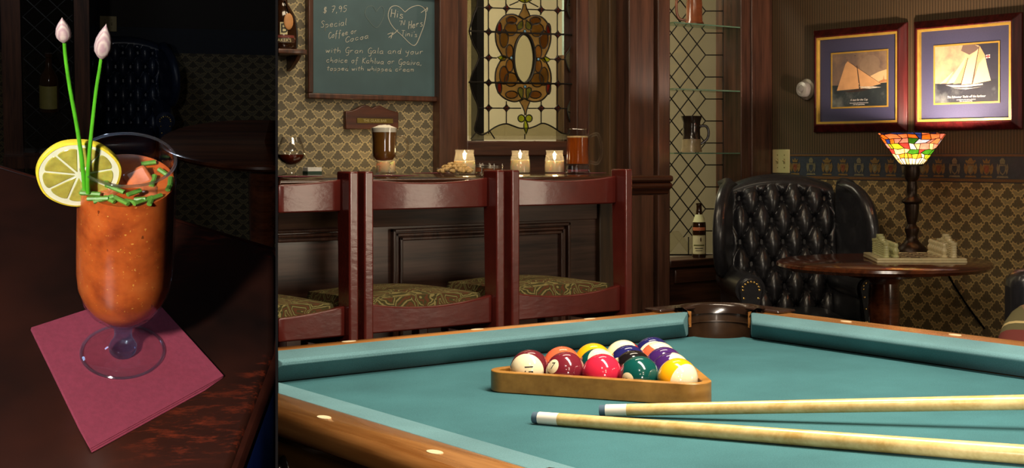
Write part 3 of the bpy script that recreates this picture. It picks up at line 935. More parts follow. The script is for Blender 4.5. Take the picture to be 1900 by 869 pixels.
def chalk_path(pts, material, name, r=0.0013):
    Off(cb0).tube(catmull([wpt(x, y, .0128) for x, y in pts], 5), r, 4, up=(0, 1, 0)).build(name, material, cb)
chalk_path([(748, 23), (735, 12), (722, 14), (717, 30), (724, 48), (742, 66), (765, 85), (778, 62), (785, 40), (786, 20), (775, 11), (760, 14), (748, 23)], M_chalk, 'chalk_heart')
chalk_path([(718, 70), (730, 61), (735, 56)], M_chalk, 'chalk_arrow'); chalk_path([(716, 64), (724, 62), (722, 72), (726, 60)], M_chalk, 'chalk_arrow')
chalk_path([(778, 24), (790, 15), (783, 15), (790, 15), (788, 22)], M_chalk, 'chalk_arrow')
chalk_path([(695, 22), (688, 12), (678, 14), (674, 26), (682, 40), (695, 52), (706, 38), (710, 22), (704, 12), (695, 22)], M_chalk_faint, 'chalk_heart', .001)

# ---- carved name plaque
pq0 = wpt(687, 240)
pq = thing('wooden_plaque', 'small scroll-topped wooden plaque with a narrow brass name strip below the chalkboard', 'sign', pq0)
p30 = lambda x, y: wpt(630 + x / 12.417, 180 + y / 12.414, 0.0)
out = [p30(*q) for q in ((80, 745), (80, 330), (230, 318), (340, 275), (440, 215), (520, 180), (600, 200), (660, 240), (700, 262), (750, 235), (820, 205), (890, 205), (980, 250), (1090, 305), (1200, 335), (1300, 352), (1300, 750))]
Off(pq0).prism(out, (0, -0.02, 0)).build('board', wood('plaque_wood', srgb(52, 24, 12), srgb(92, 46, 24), 0.35, 0, 30), pq, bevel=0.003)
a_, b_ = p30(335, 490), p30(1160, 615)
st = Off(pq0).box(a_.x, b_.x, YB - 0.0235, YB - 0.019, b_.z, a_.z).build('name_strip', M_brass, pq, bevel=0.0006)
c_ = p30(745, 553)
letters(Off(pq0), 'THE GLASS BAR', 0.0135, c_ + Vector((0, -0.0238, -0.0)), (1, 0, 0), (0, 0, 1), 0.0006, 0, 1.0).build('lettering', M_brass_letters, st)

# ---- string loop hung on the wood below the stained glass
sl0 = wpt(989, 300)
sl = thing('string_loop', 'pale cord hung in an upside-down V on the panel under the stained glass', 'cord', sl0)
Off(sl0).tube([wpt(x, y, .012) for x, y in ((948, 304), (968, 284), (985, 265), (989, 262.5), (994, 265), (1008, 285), (1024, 305))], 0.0036, 6).build('cord', mat('pale_cord', srgb(150, 128, 106), 0.7), sl, True)
Off(sl0).tube([wpt(989, 264, .0), wpt(989, 264, .016)], 0.003, 6).build('hook', M_brass, sl, True)

# ---- little shelf with the big bottle (left of the chalkboard)
zs = zY(545, 92, YB - 0.10)
sh0 = Vector((xY(540, YB), YB - .06, zs))
shf = thing('wall_shelf', 'narrow dark wooden wall shelf at the left edge beside the chalkboard', 'shelf', sh0)
Off(sh0).box(1.6, xY(568, YB - .12), YB - 0.13, YB - .001, zs - .018, zs).build('board', M_darkwood, shf, bevel=0.004)
Off(sh0).prism([Vector((xY(531, YB), YB - .001, zs - .018)), Vector((xY(531, YB), YB - .09, zs - .018)), Vector((xY(531, YB), YB - .07, zs - .035)), Vector((xY(531, YB), YB - .03, zs - .06)), Vector((xY(531, YB), YB - .001, zs - .07))], (.016, 0, 0)).build('bracket', M_darkwood, shf, bevel=0.002)
bb0 = onY(524, 93, YB - .075); bb0.z = zs
bq = thing('whiskey_bottle', 'squat dark bottle lettered BAKER\'S with a hanging tan seal on the wall shelf', 'bottle', bb0)
MB().lathe([(0, 0), (.046, 0), (.052, .01), (.053, .05), (.050, .085), (.042, .118), (.030, .14), (.018, .158), (.015, .2), (.018, .205), (.018, .22), (0, .22)], 28).build('body', M_bottle, bq, True)
def curved(mb, r, z0, z1, a0, a1, n=10, m=0):
    return mb.lathe([(r, z0), (r + .0006, z0), (r + .0006, z1), (r, z1)], n, (0, 0, 0), a0, a1, m)
face = math.atan2(-bb0.y, -bb0.x)
curved(MB(), .0532, .020, .036, face - .75, face + .8, 12).build('name_band', mat('bottle_band', srgb(58, 40, 22), .4), bq)
curved(MB(), .0532, .037, .046, face - .75, face + .8, 12).build('red_band', mat('oxide_band', srgb(110, 46, 36), .5), bq)
curved(MB(), .0525, .048, .09, face - .15, face + .32, 8).build('label', M_paper, bq)
def wrap_text(body, size, r, zc, ac, space=1.0):
    vs, fs = text_mesh(body, size, 0.0003, 0, space)
    mb = MB(); mb.add([Vector(((r + v.z) * math.cos(ac + v.x / r), (r + v.z) * math.sin(ac + v.x / r), zc + v.y)) for v in vs], fs); return mb
wrap_text("BAKER'S", .0155, .0545, .028, face + .05).build('lettering', M_paper, bq)
wrap_text('B', .045, .0538, .068, face + .10).build('lettering', M_ink, bq)
sd = Vector((math.cos(face + .38), math.sin(face + .38), 0))
MB().ball((0, 0, 0), .017, 14, 8, (1, .22, 1.7)).build('tan_seal', mat('tan_wood_seal', srgb(190, 134, 80), .5), bq, True)
o_ = bq.children[-1]; o_.location = sd * .055 + Vector((0, 0, .093)); o_.rotation_euler = (0, 0, face + .38 + PI / 2)
MB().tube([sd * .055 + Vector((0, 0, .118)), sd * .04 + Vector((0, 0, .14)), sd * .02 + Vector((0, 0, .165))], .0025, 6).build('cord', M_black, bq, True)

# ================================================================== BAR
YP = 3.78; YC = 3.50; ZC = 1.07
xe = xY(1251, YC)
bc0 = Vector((2.4, YC + .4, 0))
ctr = thing('bar_counter', 'long dark polished bar counter with a moulded edge', 'counter', (2.4, YC + .4, 0))
Off(bc0).box(1.0, xe, YC, YB - .055, ZC - .022, ZC).build('counter_top', M_bartop, ctr, bevel=0.008)
ed = Off(bc0)
prof = [(0.012, -.022), (0.0, -.030), (0.004, -.042), (.018, -.050), (.022, -.062), (.05, -.066), (.05, -.022)]
ed.add([Vector((x, YC + d, ZC + z)) for x in (1.0, xe - .004) for d, z in prof], [tuple(range(7)), tuple(range(13, 6, -1))] + [(i, (i + 1) % 7, 7 + (i + 1) % 7, 7 + i) for i in range(7)])
ed.build('edge_moulding', M_bartop, ctr, bevel=0.004)
Off(bc0).box(1.0, xY(1106, YP), YP, YP + .04, 0.05, ZC - .022).build('front_panel', M_barpanel, ctr)
Off(bc0).box(xY(1106, YP), xY(1140, YP), YP - .02, YP + .10, 0.0, ZC - .022).build('end_post', M_olivewood, ctr, bevel=0.004)
Off(bc0).box(xY(1140, YP), xe - .12, YP + .02, YP + .08, 0.0, ZC - .022).build('end_panel', M_darkwood, ctr)
Off(bc0).box(1.0, xY(1106, YP), YP - .008, YP + .001, zY(850, 428, YP) + .02, ZC - .03).build('rail_board', M_barpanel, ctr, bevel=0.002)
def panel_frame(px0, px1, py_top):
    xa, xb = (xY(px0, YP), xY(px1, YP)); zt = onY(px0, py_top, YP).z; zb = .22
    for k, (w, d) in enumerate(((0.0, .020), (.014, .011), (.026, .016))):
        q = .011
        for a in ((xa + w, xb - w, zt - w - q, zt - w), (xa + w, xb - w, zb + w, zb + w + q), (xa + w, xa + w + q, zb + w, zt - w), (xb - w - q, xb - w, zb + w, zt - w)):
            Off(bc0).box(a[0], a[1], YP - d, YP, a[2], a[3]).build('panel_moulding', M_redwood if k != 1 else M_darkwood, ctr, bevel=0.003)
panel_frame(400, 672, 431)
panel_frame(724, 1053, 425)

# ---- stools
def make_stool(label):
    """local: back posts at y = 0, seat toward +y (the bar)"""
    t = thing('bar_stool', label, 'bar stool', (0, 0, 0), 0, 'oxblood bar stools drawn up to the bar')
    W = 0.426; pw = 0.026
    for s in (-1, 1):
        xo = s * W / 2
        a, b = (xo, xo - s * pw)
        mb = MB()
        mb.hexa([(a, .045, 0), (b, .045, 0), (b, .0, 0), (a, .0, 0)][::-1], [(a, .072, 1.096), (b, .072, 1.096), (b, .0, 1.096), (a, .0, 1.096)][::-1])
        mb.build('leg', M_stool, t, bevel=0.005)
    for s in (-1, 1):
        xo = s * (W / 2 - .02)
        MB().box(min(xo, xo - s * .036), max(xo, xo - s * .036), .37, .41, 0, .70).build('leg', M_stool, t, bevel=0.005)
    xi = W / 2 - pw
    def curved_rail(zl, zh, dip, bow, y0, th, zlo_dip=0.0):
        mb = MB(); n = 14; vs = []
        for i in range(n + 1):
            u = i / n * 2 - 1; k = 1 - u * u
            x = u * xi; y = y0 - bow * k
            vs += [(x, y, zl - zlo_dip * k), (x, y + th, zl - zlo_dip * k), (x, y + th, zh - dip * k), (x, y, zh - dip * k)]
        fs = [(0, 1, 2, 3), (4 * n + 3, 4 * n + 2, 4 * n + 1, 4 * n)]
        for i in range(n):
            for j in range(4):
                a = 4 * i + j; b = 4 * i + (j + 1) % 4
                fs.append((a, b, b + 4, a + 4))
        return mb.add(vs, fs)
    curved_rail(.994, 1.076, .012, .012, .045, .020).build('back_rest', M_stool, t, bevel=0.004)
    curved_rail(.678, .755, .018, .004, .024, .022).build('seat_rail', M_stool, t, bevel=0.004)
    MB().box(-xi, xi, .375, .395, .64, .70).build('seat_rail', M_stool, t, bevel=0.003)
    for s in (-1, 1):
        MB().box(s * (W / 2 - .012) - .011, s * (W / 2 - .012) + .011, .06, .38, .64, .70).build('side_rail', M_stool, t, bevel=0.003)
        MB().box(s * (W / 2 - .014) - .011, s * (W / 2 - .014) + .011, .05, .38, .30, .335).build('stretcher', M_stool, t, bevel=0.003)
    MB().box(-xi, xi, .378, .40, .22, .26).build('foot_rail', M_stool, t, bevel=0.003)
    def top(u, v):
        x = (u * 2 - 1); y = v * 2 - 1
        e = min(1.0, (1 - abs(x)) / .10 + .55) * min(1.0, (1 - abs(y)) / .10 + .45)
        if abs(x) > .999 or abs(y) > .999: e = 0
        return Vector((x * (xi + .004), .232 + y * .188, .700 + .056 * e + .020 * e * (1 - x * x) * max(0, 1 - y * y) ** .5))
    mb = MB().grid(top, 20, 20)
    mb.box(-xi + .004, xi - .004, .05, .40, .675, .702)
    mb.build('seat_cushion', M_seat, t, True, sharp=60)
    return t
YS = 3.20
s2 = make_stool('middle bar stool, oxblood wood with paisley seat, facing the wide bar panel')
s2.location = ((xY(678, YS) + xY(936, YS)) / 2, YS, 0)
s3 = dup(s2); s3.location = ((xY(948, YS) + xY(1176, YS)) / 2, YS, 0); tag(s3, 'oxblood bar stool standing before the bar\'s end post, below the beer mug', 'bar stool', 'oxblood bar stools drawn up to the bar')
s1 = dup(s2); s1.location = (xY(666, YS) - .213, YS, 0); tag(s1, 'half-visible oxblood bar stool at the left edge, below the brandy snifter', 'bar stool', 'oxblood bar stools drawn up to the bar')

# ---- things on the bar
def atbar(px, py, z=ZC):
    p = onz(px, py, z); p.y = min(p.y, YB - .12); return Vector((p.x, p.y, z))
def napkin(px, py, s, rot, label, material=M_napkin_dark, ruffle=True, group='cocktail napkins on the bar'):
    p = onz(px, py, ZC)
    o = MB()
    n = 28; pts = []
    for i in range(n * 4):
        e, k = divmod(i, n); u = k / n * 2 - 1
        x, y = ((u, -1), (1, u), (-u, 1), (-1, -u))[e]
        w = 1.0 + (.05 if (i % 2 and ruffle) else 0)
        pts.append((x * s * w, y * s * w, 0.0012))
    o.prism(pts, (0, 0, .0012))
    ob = o.build('cocktail_napkin', material)
    ob.location = p; ob.rotation_euler = (0, 0, rot)
    return tag(ob, label, 'napkin', group)
def votive(px, py, hpx, label, lit=1.0, wax=.56):
    p = atbar(px, py); Z = (p - EYE).dot(Fv); H = hpx * Z / F
    t = thing('candle_jar', label, 'candle', p, 0, 'candles in glass jars along the bar')
    r = H * .445
    MB().lathe([(0, 0), (r * .9, 0), (r, H * .06), (r * 1.0, H * .35), (r * .93, H * .62), (r * .80, H * .84), (r * .80, H * .90), (r * .86, H * .93), (r * .86, H * .985), (r * .82, H), (r * .78, H * .985), (r * .78, H * .86), (r * .9, H * .6), (r * .96, H * .34), (r * .94, H * .08), (0, H * .05)], 28).build('jar', M_glass_pale, t, True)
    MB().lathe([(0, H * .055), (r * .9, H * .055), (r * .935, H * .1), (r * .945, H * .34), (r * .90, H * wax), (r * .5, H * (wax - .02)), (0, H * (wax - .03))], 24).build('wax', M_wax, t, True)
    MB().tube([(0, 0, H * (wax - .03)), (.001, 0, H * (wax + .06))], .0009, 5).build('wick', M_black, t)
    fz = H * (wax + .04)
    MB().lathe([(0, 0), (.0035, .004), (.0052, .010), (.0042, .018), (.002, .026), (0, .032)], 10, (0, 0, fz)).build('flame', M_flame, t, True)
    lamp('candle_flame_light', 'POINT', p + Vector((0, 0, fz + .014)), 0.42 * lit, (1.0, 0.66, 0.30), .008)
    return t
votive(663, 321, 41, 'lit candle jar behind the gap between the two left stools', 1.1)
votive(862, 325, 47, 'lit candle jar behind the bowl of nuts', 1.2)
votive(965, 322.5, 43, 'candle jar with a faint flame in front of the cord', .8, .60)
votive(1029, 322, 43, 'lit candle jar just left of the beer mug', 1.1, .54)

napkin(546, 328.5, .062, .5, 'plum napkin with ruffled edge under the brandy snifter')
napkin(716, 327, .072, .2, 'dark plum napkin under the glass of coffee')
napkin(810, 322, .06, .3, 'plum napkin lying left of the bowl of nuts')
napkin(1072, 322, .075, .4, 'plum napkin under the beer mug')

# brandy snifter
p = atbar(540, 327)
t = thing('brandy_snifter', 'round brandy snifter half full of amber brandy on the bar', 'glass', p)
sc_ = (p - EYE).dot(Fv) / F
def prof_px(L): return [(r * sc_, (327 - y) * sc_) for r, y in L]
MB().lathe(prof_px([(0, 327), (19, 326.5), (18, 325), (9, 322), (6.5, 316), (6, 311), (9, 307), (17, 302), (24, 294), (26, 285), (23, 272), (18, 259), (16.5, 255), (15.6, 255.5), (17.2, 260), (22, 273), (24.8, 285), (23, 293), (16.5, 300.5), (8, 305.5), (0, 306.5)]), 28).build('bowl', M_glass, t, True)
MB().lathe(prof_px([(0, 305.8), (8, 304.6), (16.2, 300), (22.6, 293), (24.2, 287), (0, 287)]), 24).build('brandy', mat('brandy', srgb(96, 34, 8), .05, coat=.5, vary=.1), t, True)
# white box behind it
p = atbar(520, 322); t = thing('small_white_box', 'small white and green box at the left end of the bar', 'box', p)
MB().box(-.03, .0225, -.02, .02, 0, .010).build('green_base', mat('green_card', srgb(40, 66, 54), .6), t); MB().box(-.03, .0225, -.02, .02, .010, .024).build('white_lid', mat('white_card', srgb(226, 226, 220), .5), t, bevel=.001)

# Irish coffee
p = atbar(713, 327)
t = thing('irish_coffee_glass', 'footed glass mug of coffee topped with whipped cream', 'glass', p)
sc_ = (p - EYE).dot(Fv) / F
prof_px = lambda L: [(r * sc_, (327.5 - y) * sc_) for r, y in L]
MB().lathe(prof_px([(0, 327.5), (24, 327), (23, 325), (13, 321), (9, 317), (12, 313), (9, 309.5), (12.5, 306), (9.5, 303), (18, 299), (22, 292), (22.5, 280), (22.5, 262), (24.5, 237.5), (23.4, 237.5), (21.4, 262), (21.4, 280), (20.6, 291), (15, 298), (0, 300)]), 28).build('mug', M_glass, t, True)
MB().lathe(prof_px([(0, 299.2), (15, 297.4), (20.2, 291), (21, 280), (21, 262), (22.3, 246), (0, 246)]), 24).build('coffee', mat('milky_coffee', srgb(122, 80, 30), .25, vary=.1), t, True)
mb = MB().lathe(prof_px([(0, 246.2), (22.3, 246), (22.9, 238), (20, 237), (12, 234), (4, 232.5), (0, 232)]), 20)
for dx, dy, r in ((2, 0, 6), (-6, 2, 5), (7, -3, 5.5), (12, 2, 4), (-12, -2, 4), (0, 6, 5), (4, -7, 4.5)):
    mb.ball((dx * sc_, dy * sc_, (327.5 - 236) * sc_), r * sc_, 10, 6, (1, 1, .7))
mb.build('whipped_cream', mat('whipped_cream', srgb(250, 244, 226), .7, vary=.03), t, True)
def dloc(dx, dz):           # along the picture's right, and up (a handle stands out sideways, seen from the pool table)
    return Rv * (dx * sc_) + Uv * (dz * sc_)
MB().tube(catmull([dloc(22, 72), dloc(32, 74), dloc(42, 66), dloc(43.5, 52), dloc(36, 38), dloc(22, 35)], 5), 2.6 * sc_, 8).build('handle', M_handle_glint, t, True)

# bowl of nuts
p = atbar(845, 328)
t = thing('nut_bowl', 'shallow cut-glass dish holding roasted nuts', 'bowl', p)
sc_ = (p - EYE).dot(Fv) / F
MB().lathe([(0, 0), (.036, 0), (.038, .003), (.05, .014), (.058, .026), (.0565, .027), (.048, .016), (.036, .006), (0, .005)], 28).build('dish', M_glass_pale, t, True)
mb = MB()
for i in range(150):
    a = random.uniform(0, 2 * PI); r = .052 * math.sqrt(random.random()); h = .012 + .030 * (1 - (r / .056) ** 2) * random.uniform(.75, 1)
    mb.ball((r * math.cos(a), r * math.sin(a), h), random.uniform(.0055, .0085), 7, 5, (random.uniform(.7, 1.3), random.uniform(.7, 1.2), .8))
nuts = mb.build('roasted_nuts', M_nuts, None, True); nuts.location = p
tag(nuts, 'heap of roasted nuts filling the glass dish on the bar', 'nuts'); nuts['kind'] = 'stuff'
# coaster caddies
for px, py, w, lab in ((893, 321, .028, 'small low steel coaster holder right of the nut bowl, the farther one'), (913, 324, .034, 'round steel coaster holder standing before the smaller one, filled with brown coasters')):
    p = atbar(px, py); t = thing('coaster_holder', lab, 'coaster holder', p, 0, 'steel coaster holders')
    r = w * 1.05
    MB().lathe([(0, 0), (r, 0), (r, .004), (0, .004)], 24).build('base', M_steel, t, True)
    MB().lathe([(0, .0042), (r * .93, .0042), (r * .93, .020), (0, .020)], 24).build('coasters', mat('cork_coaster', srgb(120, 66, 34), .8), t, True)
    for z in (.0225, .028):
        MB().tube([(r * math.cos(a * PI / 12), r * math.sin(a * PI / 12), z) for a in range(24)], .0018, 6, True).build('ring', M_steel, t, True)
    for k in range(4):
        a = k * PI / 2 + .3 - YAW
        MB().tube([(r * math.cos(a), r * math.sin(a), .003), (r * math.cos(a), r * math.sin(a), .037)], .0022, 6).build('post', M_steel, t, True)

# beer mug
p = atbar(1072, 322.5)
t = thing('beer_mug', 'heavy glass beer mug three-quarters full of amber beer', 'mug', p)
sc_ = (p - EYE).dot(Fv) / F
prof_px = lambda L: [(r * sc_, (323 - y) * sc_) for r, y in L]
MB().lathe(prof_px([(0, 323), (23.5, 323), (25, 319), (24, 306), (22, 280), (21.5, 241), (20.6, 239.5), (19.8, 241), (20, 280), (21.4, 304), (0, 306)]), 14).build('mug', M_glass, t, True, sharp=20)
MB().lathe(prof_px([(0, 306.5), (20.9, 304.5), (19.6, 280), (19.6, 256), (0, 256)]), 24).build('beer', mat('amber_beer', srgb(168, 78, 20), .08, coat=.4, vary=.2, scale=10), t, True)
MB().lathe(prof_px([(0, 256), (19.6, 256), (19.6, 253), (0, 252.5)]), 24).build('foam', mat('beer_foam', srgb(226, 196, 140), .8), t, True)
MB().lathe(prof_px([(0, 321), (22.5, 321), (21.5, 308), (0, 308)]), 12).build('thick_base', M_stemglass, t, True, sharp=20)
MB().tube(catmull([dloc(22, 73 - 5), dloc(30, 73), dloc(38, 72), dloc(43, 56), dloc(44, 40), dloc(40, 24), dloc(34, 19), dloc(22, 22)], 5), 3.3 * sc_, 8).build('handle', M_handle_glint, t, True)

# ================================================================== POOL TABLE
XL, XR, YF, YN0 = .816, 1.778, 1.938, .012
YMID = (YF + YN0) / 2
T0 = Vector(((XL + XR) / 2, YMID, 0))
tbl = thing('pool_table', 'wooden pool table with green felt bed and leather corner pockets', 'pool table', T0)
PR = .058
def arc(cx, cy, r, a0, a1, n=10):
    return [(cx + r * math.cos(a0 + (a1 - a0) * i / n), cy + r * math.sin(a0 + (a1 - a0) * i / n)) for i in range(n + 1)]
pk = .020
bedpts = []
for cx, cy, a in ((XR + pk, YF + pk, 0), (XL - pk, YF + pk, 1), (XL - pk, YN0 - pk, 2), (XR + pk, YN0 - pk, 3)):
    bedpts += arc(cx, cy, PR, PI * 1.5 + a * PI / 2 + .0 + (PI / 12), PI + a * PI / 2 - (PI / 12), 12) if False else [(q[0], q[1]) for q in arc(cx, cy, PR, -PI / 2 + a * PI / 2 + .15, -PI + a * PI / 2 - .15, 12)]
Off(T0).prism([(x, y, BED - .03) for x, y in bedpts], (0, 0, .03)).build('felt_bed', M_felt, tbl)
BK = .056
def cushion(nose0, nose1, outw, ext0, ext1):
    """nose line from nose0 to nose1, outw = unit vector away from the bed; the back runs on by ext at each end"""
    a = Vector((*nose0, 0)); b = Vector((*nose1, 0)); w = Vector((*outw, 0)); d = (b - a).normalized()
    sec = [(0, .029), (0, .0335), (.0035, .0375), (BK, .0435), (BK, 0), (.033, 0)]
    mb = Off(T0); vs = []
    for q, s, e in ((a, -1, ext0), (b, 1, ext1)):
        for dd, z in sec:
            vs.append(q + w * dd + d * s * e * (dd / BK) + Vector((0, 0, BED + z + .0004)))
    n = len(sec)
    mb.add(vs, [tuple(range(n)), tuple(range(2 * n - 1, n - 1, -1))] + [(i, (i + 1) % n, n + (i + 1) % n, n + i) for i in range(n)])
    return mb.build('cushion', M_cushion_lit, tbl, bevel=.0018)
g = .088; ex = .060; sg = .062; sx_ = .016
cushion((XL + g, YF), (XR - g, YF), (0, 1), ex, ex)
cushion((XL + g, YN0), (XR - g, YN0), (0, -1), ex, ex)
for X, w in ((XL, -1), (XR, 1)):
    cushion((X, YF - g), (X, YMID + sg), (w, 0), ex, sx_)
    cushion((X, YMID - sg), (X, YN0 + g), (w, 0), sx_, ex)
RW = .068; ZR = BED + .0435
RB_ = .021; ZB_ = BED + .014
def rail_profile(width):
    """(outward, height) section: flat top, rounded outer shoulder"""
    return [(0, ZB_), (0, ZR)] + [(width - RB_ + RB_ * math.sin(q * PI / 16), ZR - RB_ + RB_ * math.cos(q * PI / 16)) for q in range(9)] + [(width - .004, ZB_)]
for X, w in ((XL, -1), (XR, 1)):
    for ya, yb in ((YMID + .07, YF - .02), (YN0 + .02, YMID - .07)):
        Off(T0).prism([Vector((X + w * (BK + d), ya, z)) for d, z in rail_profile(RW)], (0, yb - ya, 0)).build('rail', M_rail, tbl, True, sharp=30)
for Y, w in ((YF, 1), (YN0, -1)):
    Off(T0).prism([Vector((XL + .02, Y + w * (BK + d), z)) for d, z in rail_profile(.056)], (XR - XL - .04, 0, 0)).build('rail', M_railx, tbl, True, sharp=30)
# aprons, sights, studs, legs
for X, w in ((XL, -1), (XR, 1)):
    xa, xb = sorted((X + w * (BK + RW - .010), X + w * (BK + RW - .050)))
    Off(T0).box(xa, xb, YN0 + .06, YF - .06, BED - .29, ZB_).build('apron', M_apron, tbl)
    for k in range(1, 8):
        y = YN0 + (YF - YN0) * k / 8
        if k == 4: continue
        Off(T0).lathe([(0, 0), (.0065, 0), (.0065, .0006), (0, .0006)], 14, (X + w * (BK + .030), y, ZR), sy=1.9).build('sight', M_pearl, tbl)
    for k in range(4):
        y = (1.50, 1.10, .70, .30)[k]
        xo = X + w * (BK + RW - .010)
        Off(T0).ball((xo, y, BED - .030), .024, 20, 12, (.28, .62, 1.15)).ball((xo + w * .006, y, BED - .026), .011, 12, 8, (.6, .6, 1.3)).build('stud', mat('ebonised_stud', srgb(22, 16, 12), .2, coat=.5), tbl, True)
for Y, w in ((YF, 1), (YN0, -1)):
    ya, yb = sorted((Y + w * (BK + .030), Y + w * (BK + .006)))
    Off(T0).box(XL + .06, XR - .06, ya, yb, BED - .29, ZB_).build('apron', M_apron, tbl)
    for k in range(1, 4):
        Off(T0).lathe([(0, 0), (.0065, 0), (.0065, .0006), (0, .0006)], 14, (XL + (XR - XL) * k / 4, Y + w * (BK + .028), ZR), sx=1.9).build('sight', M_pearl, tbl)
for x in (XL + .06, XR - .06):
    for y in (YF - .12, YN0 + .12):
        Off(T0).lathe([(0, 0), (.05, 0), (.06, .03), (.045, .07), (.055, .15), (.075, .32), (.065, .44), (.085, .47), (.085, .53), (0, .53)], 20, (x, y, 0)).build('leg', M_apron, tbl, True)
# pockets: leather lined wall and a rolled rim over the corner
def pocket(cx, cy, mid, half, r=.060, rim=.088):
    a0, a1 = mid - half, mid + half
    pkt = Off(T0).lathe([(r + .006, BED - .13), (r + .002, BED - .05), (r, BED + .02), (r + .004, BED + .045), (r + .012, BED + .050), (r + .012, BED - .13), (r + .006, BED - .13)], 30, (cx, cy, 0), a0, a1).build('pocket', M_leather_brown, tbl, True)
    Off(T0).lathe([(r - .002, BED + .034), (r + .004, BED + .047), (r + .014, BED + .053), (r + .026, BED + .052), (rim - .006, BED + .047), (rim, BED + .041), (rim - .002, BED - .01), (r + .014, BED - .01)], 30, (cx, cy, 0), a0 - .02, a1 + .02).build('rim', mat('rim_leather', srgb(40, 26, 18), .22, coat=.5, vary=.15), pkt, True, sharp=70)
    Off(T0).tube([(cx + (r - .0008) * math.cos(a0 + (a1 - a0) * i / 24), cy + (r - .0008) * math.sin(a0 + (a1 - a0) * i / 24), BED + .018) for i in range(25)], .0013, 5).build('seam', M_leather_brown, pkt, True)
    Off(T0).lathe([(0, BED - .14), (r + .004, BED - .14)], 20, (cx, cy, 0)).build('pocket_floor', M_black, pkt)
    return pkt
for cx, cy, m in ((XR + pk, YF + pk, PI / 4), (XL - pk, YF + pk, 3 * PI / 4), (XL - pk, YN0 - pk, 5 * PI / 4), (XR + pk, YN0 - pk, -PI / 4)):
    p_ = pocket(cx, cy, m, 1.86)
    # tabs of the leather that run out along both rails
    for s in (-1, 1):
        a = m + s * PI / 4
        d = Vector((math.cos(a), math.sin(a), 0)); 
        side = Vector((math.cos(m - s * PI / 4), math.sin(m - s * PI / 4), 0))
        c_ = Vector((cx, cy, 0)) - side * .060 + d * .0745
        h = d * .024; w = side * .045
        Off(T0).prism([c_ - h - w + Uv * (ZR + .0002), c_ + h - w + Uv * (ZR + .0002), c_ + h * 1.0 + w + Uv * (ZR + .0002), c_ - h + w + Uv * (ZR + .0002)], (0, 0, .006)).build('leather_tab', mat('tab_leather', srgb(48, 32, 26), .25, coat=.4, vary=.15), p_, bevel=.004)
for X, w in ((XL, -1), (XR, 1)):
    pocket(X + w * .055, YMID, 0 if w > 0 else PI, 1.5, .056, .074)

# ---- fifteen balls in the rack
A_ = onz(985.3, 686.9, BED + .0286); B_ = onz(1253.7, 703.9, BED + .0286); C_ = onz(1211.7, 659.7, BED + .0286)
A_.z = B_.z = C_.z = 0
G_ = (A_ + B_ + C_) / 3
_ang = 0.0
for q, base in ((A_, 0), (B_, 2 * PI / 3), (C_, 4 * PI / 3)):
    d = q - G_; _ang += (math.atan2(d.y, d.x) - base - math.atan2((A_ - G_).y, (A_ - G_).x) + PI) % (2 * PI) - PI
_ang = math.atan2((A_ - G_).y, (A_ - G_).x) + _ang / 3
RB = .05722 * 4 / math.sqrt(3)
VA, VB, VC = [G_ + Vector((RB * math.cos(_ang + k * 2 * PI / 3), RB * math.sin(_ang + k * 2 * PI / 3), 0)) for k in range(3)]
e1 = (VB - VA) / 4; e2 = (VC - VA) / 4
toward = (-Fv + Uv * .18).normalized()
upv = (Uv - toward * Uv.dot(toward)).normalized()
def bdir(r, u, t): return (Rv * r + upv * u + toward * t).normalized()
BALLS = [  # (i, j, number, colour, striped, axis, label)
 (0, 0, '15', (104, 34, 42), True, bdir(-.20, -.20, .95), 'maroon striped ball, number 15, in the corner of the rack with its cream side forward'),
 (1, 0, '7', (112, 32, 44), False, bdir(-.62, .26, .74), 'solid maroon ball, number 7, in the front row of the rack'),
 (2, 0, '3', (204, 40, 66), False, bdir(.1, -.9, .1), 'solid pinkish red ball in the middle of the front row'),
 (3, 0, '6', (14, 74, 68), False, bdir(-.60, -.20, .77), 'solid dark green ball, number 6, in the front row'),
 (4, 0, '9', (240, 172, 20), True, bdir(.62, -.30, .72), 'yellow striped ball at the front corner of the rack'),
 (0, 1, '5', (226, 102, 66), False, bdir(.35, -.35, .8), 'solid orange ball behind the number 7'),
 (1, 1, '14', (14, 74, 68), True, bdir(.55, .35, .75), 'green striped ball peeping out behind the pinkish red ball'),
 (2, 1, '8', (26, 22, 22), False, bdir(.1, -.9, .2), 'black ball behind the number 6'),
 (3, 1, '12', (66, 34, 96), True, bdir(.80, .30, .42), 'purple striped ball behind the yellow striped ball'),
 (0, 2, '1', (242, 176, 24), False, bdir(.1, -.9, .2), 'solid yellow ball on the far side of the rack'),
 (1, 2, '2', (34, 34, 92), False, bdir(-.55, -.05, .78), 'solid navy blue ball in the middle of the rack'),
 (2, 2, '4', (66, 34, 96), False, bdir(.1, -.9, .2), 'solid purple ball near the right edge of the rack'),
 (0, 3, '11', (210, 44, 50), True, bdir(-.30, .55, .75), 'red striped ball, mostly cream from the front, near the far corner'),
 (1, 3, '13', (226, 102, 66), True, bdir(.45, .75, .1), 'orange striped ball next to the far corner ball'),
 (0, 4, '10', (34, 34, 92), True, bdir(.15, -.25, .95), 'navy striped ball at the far corner of the rack'),
]
RBALL = .0286
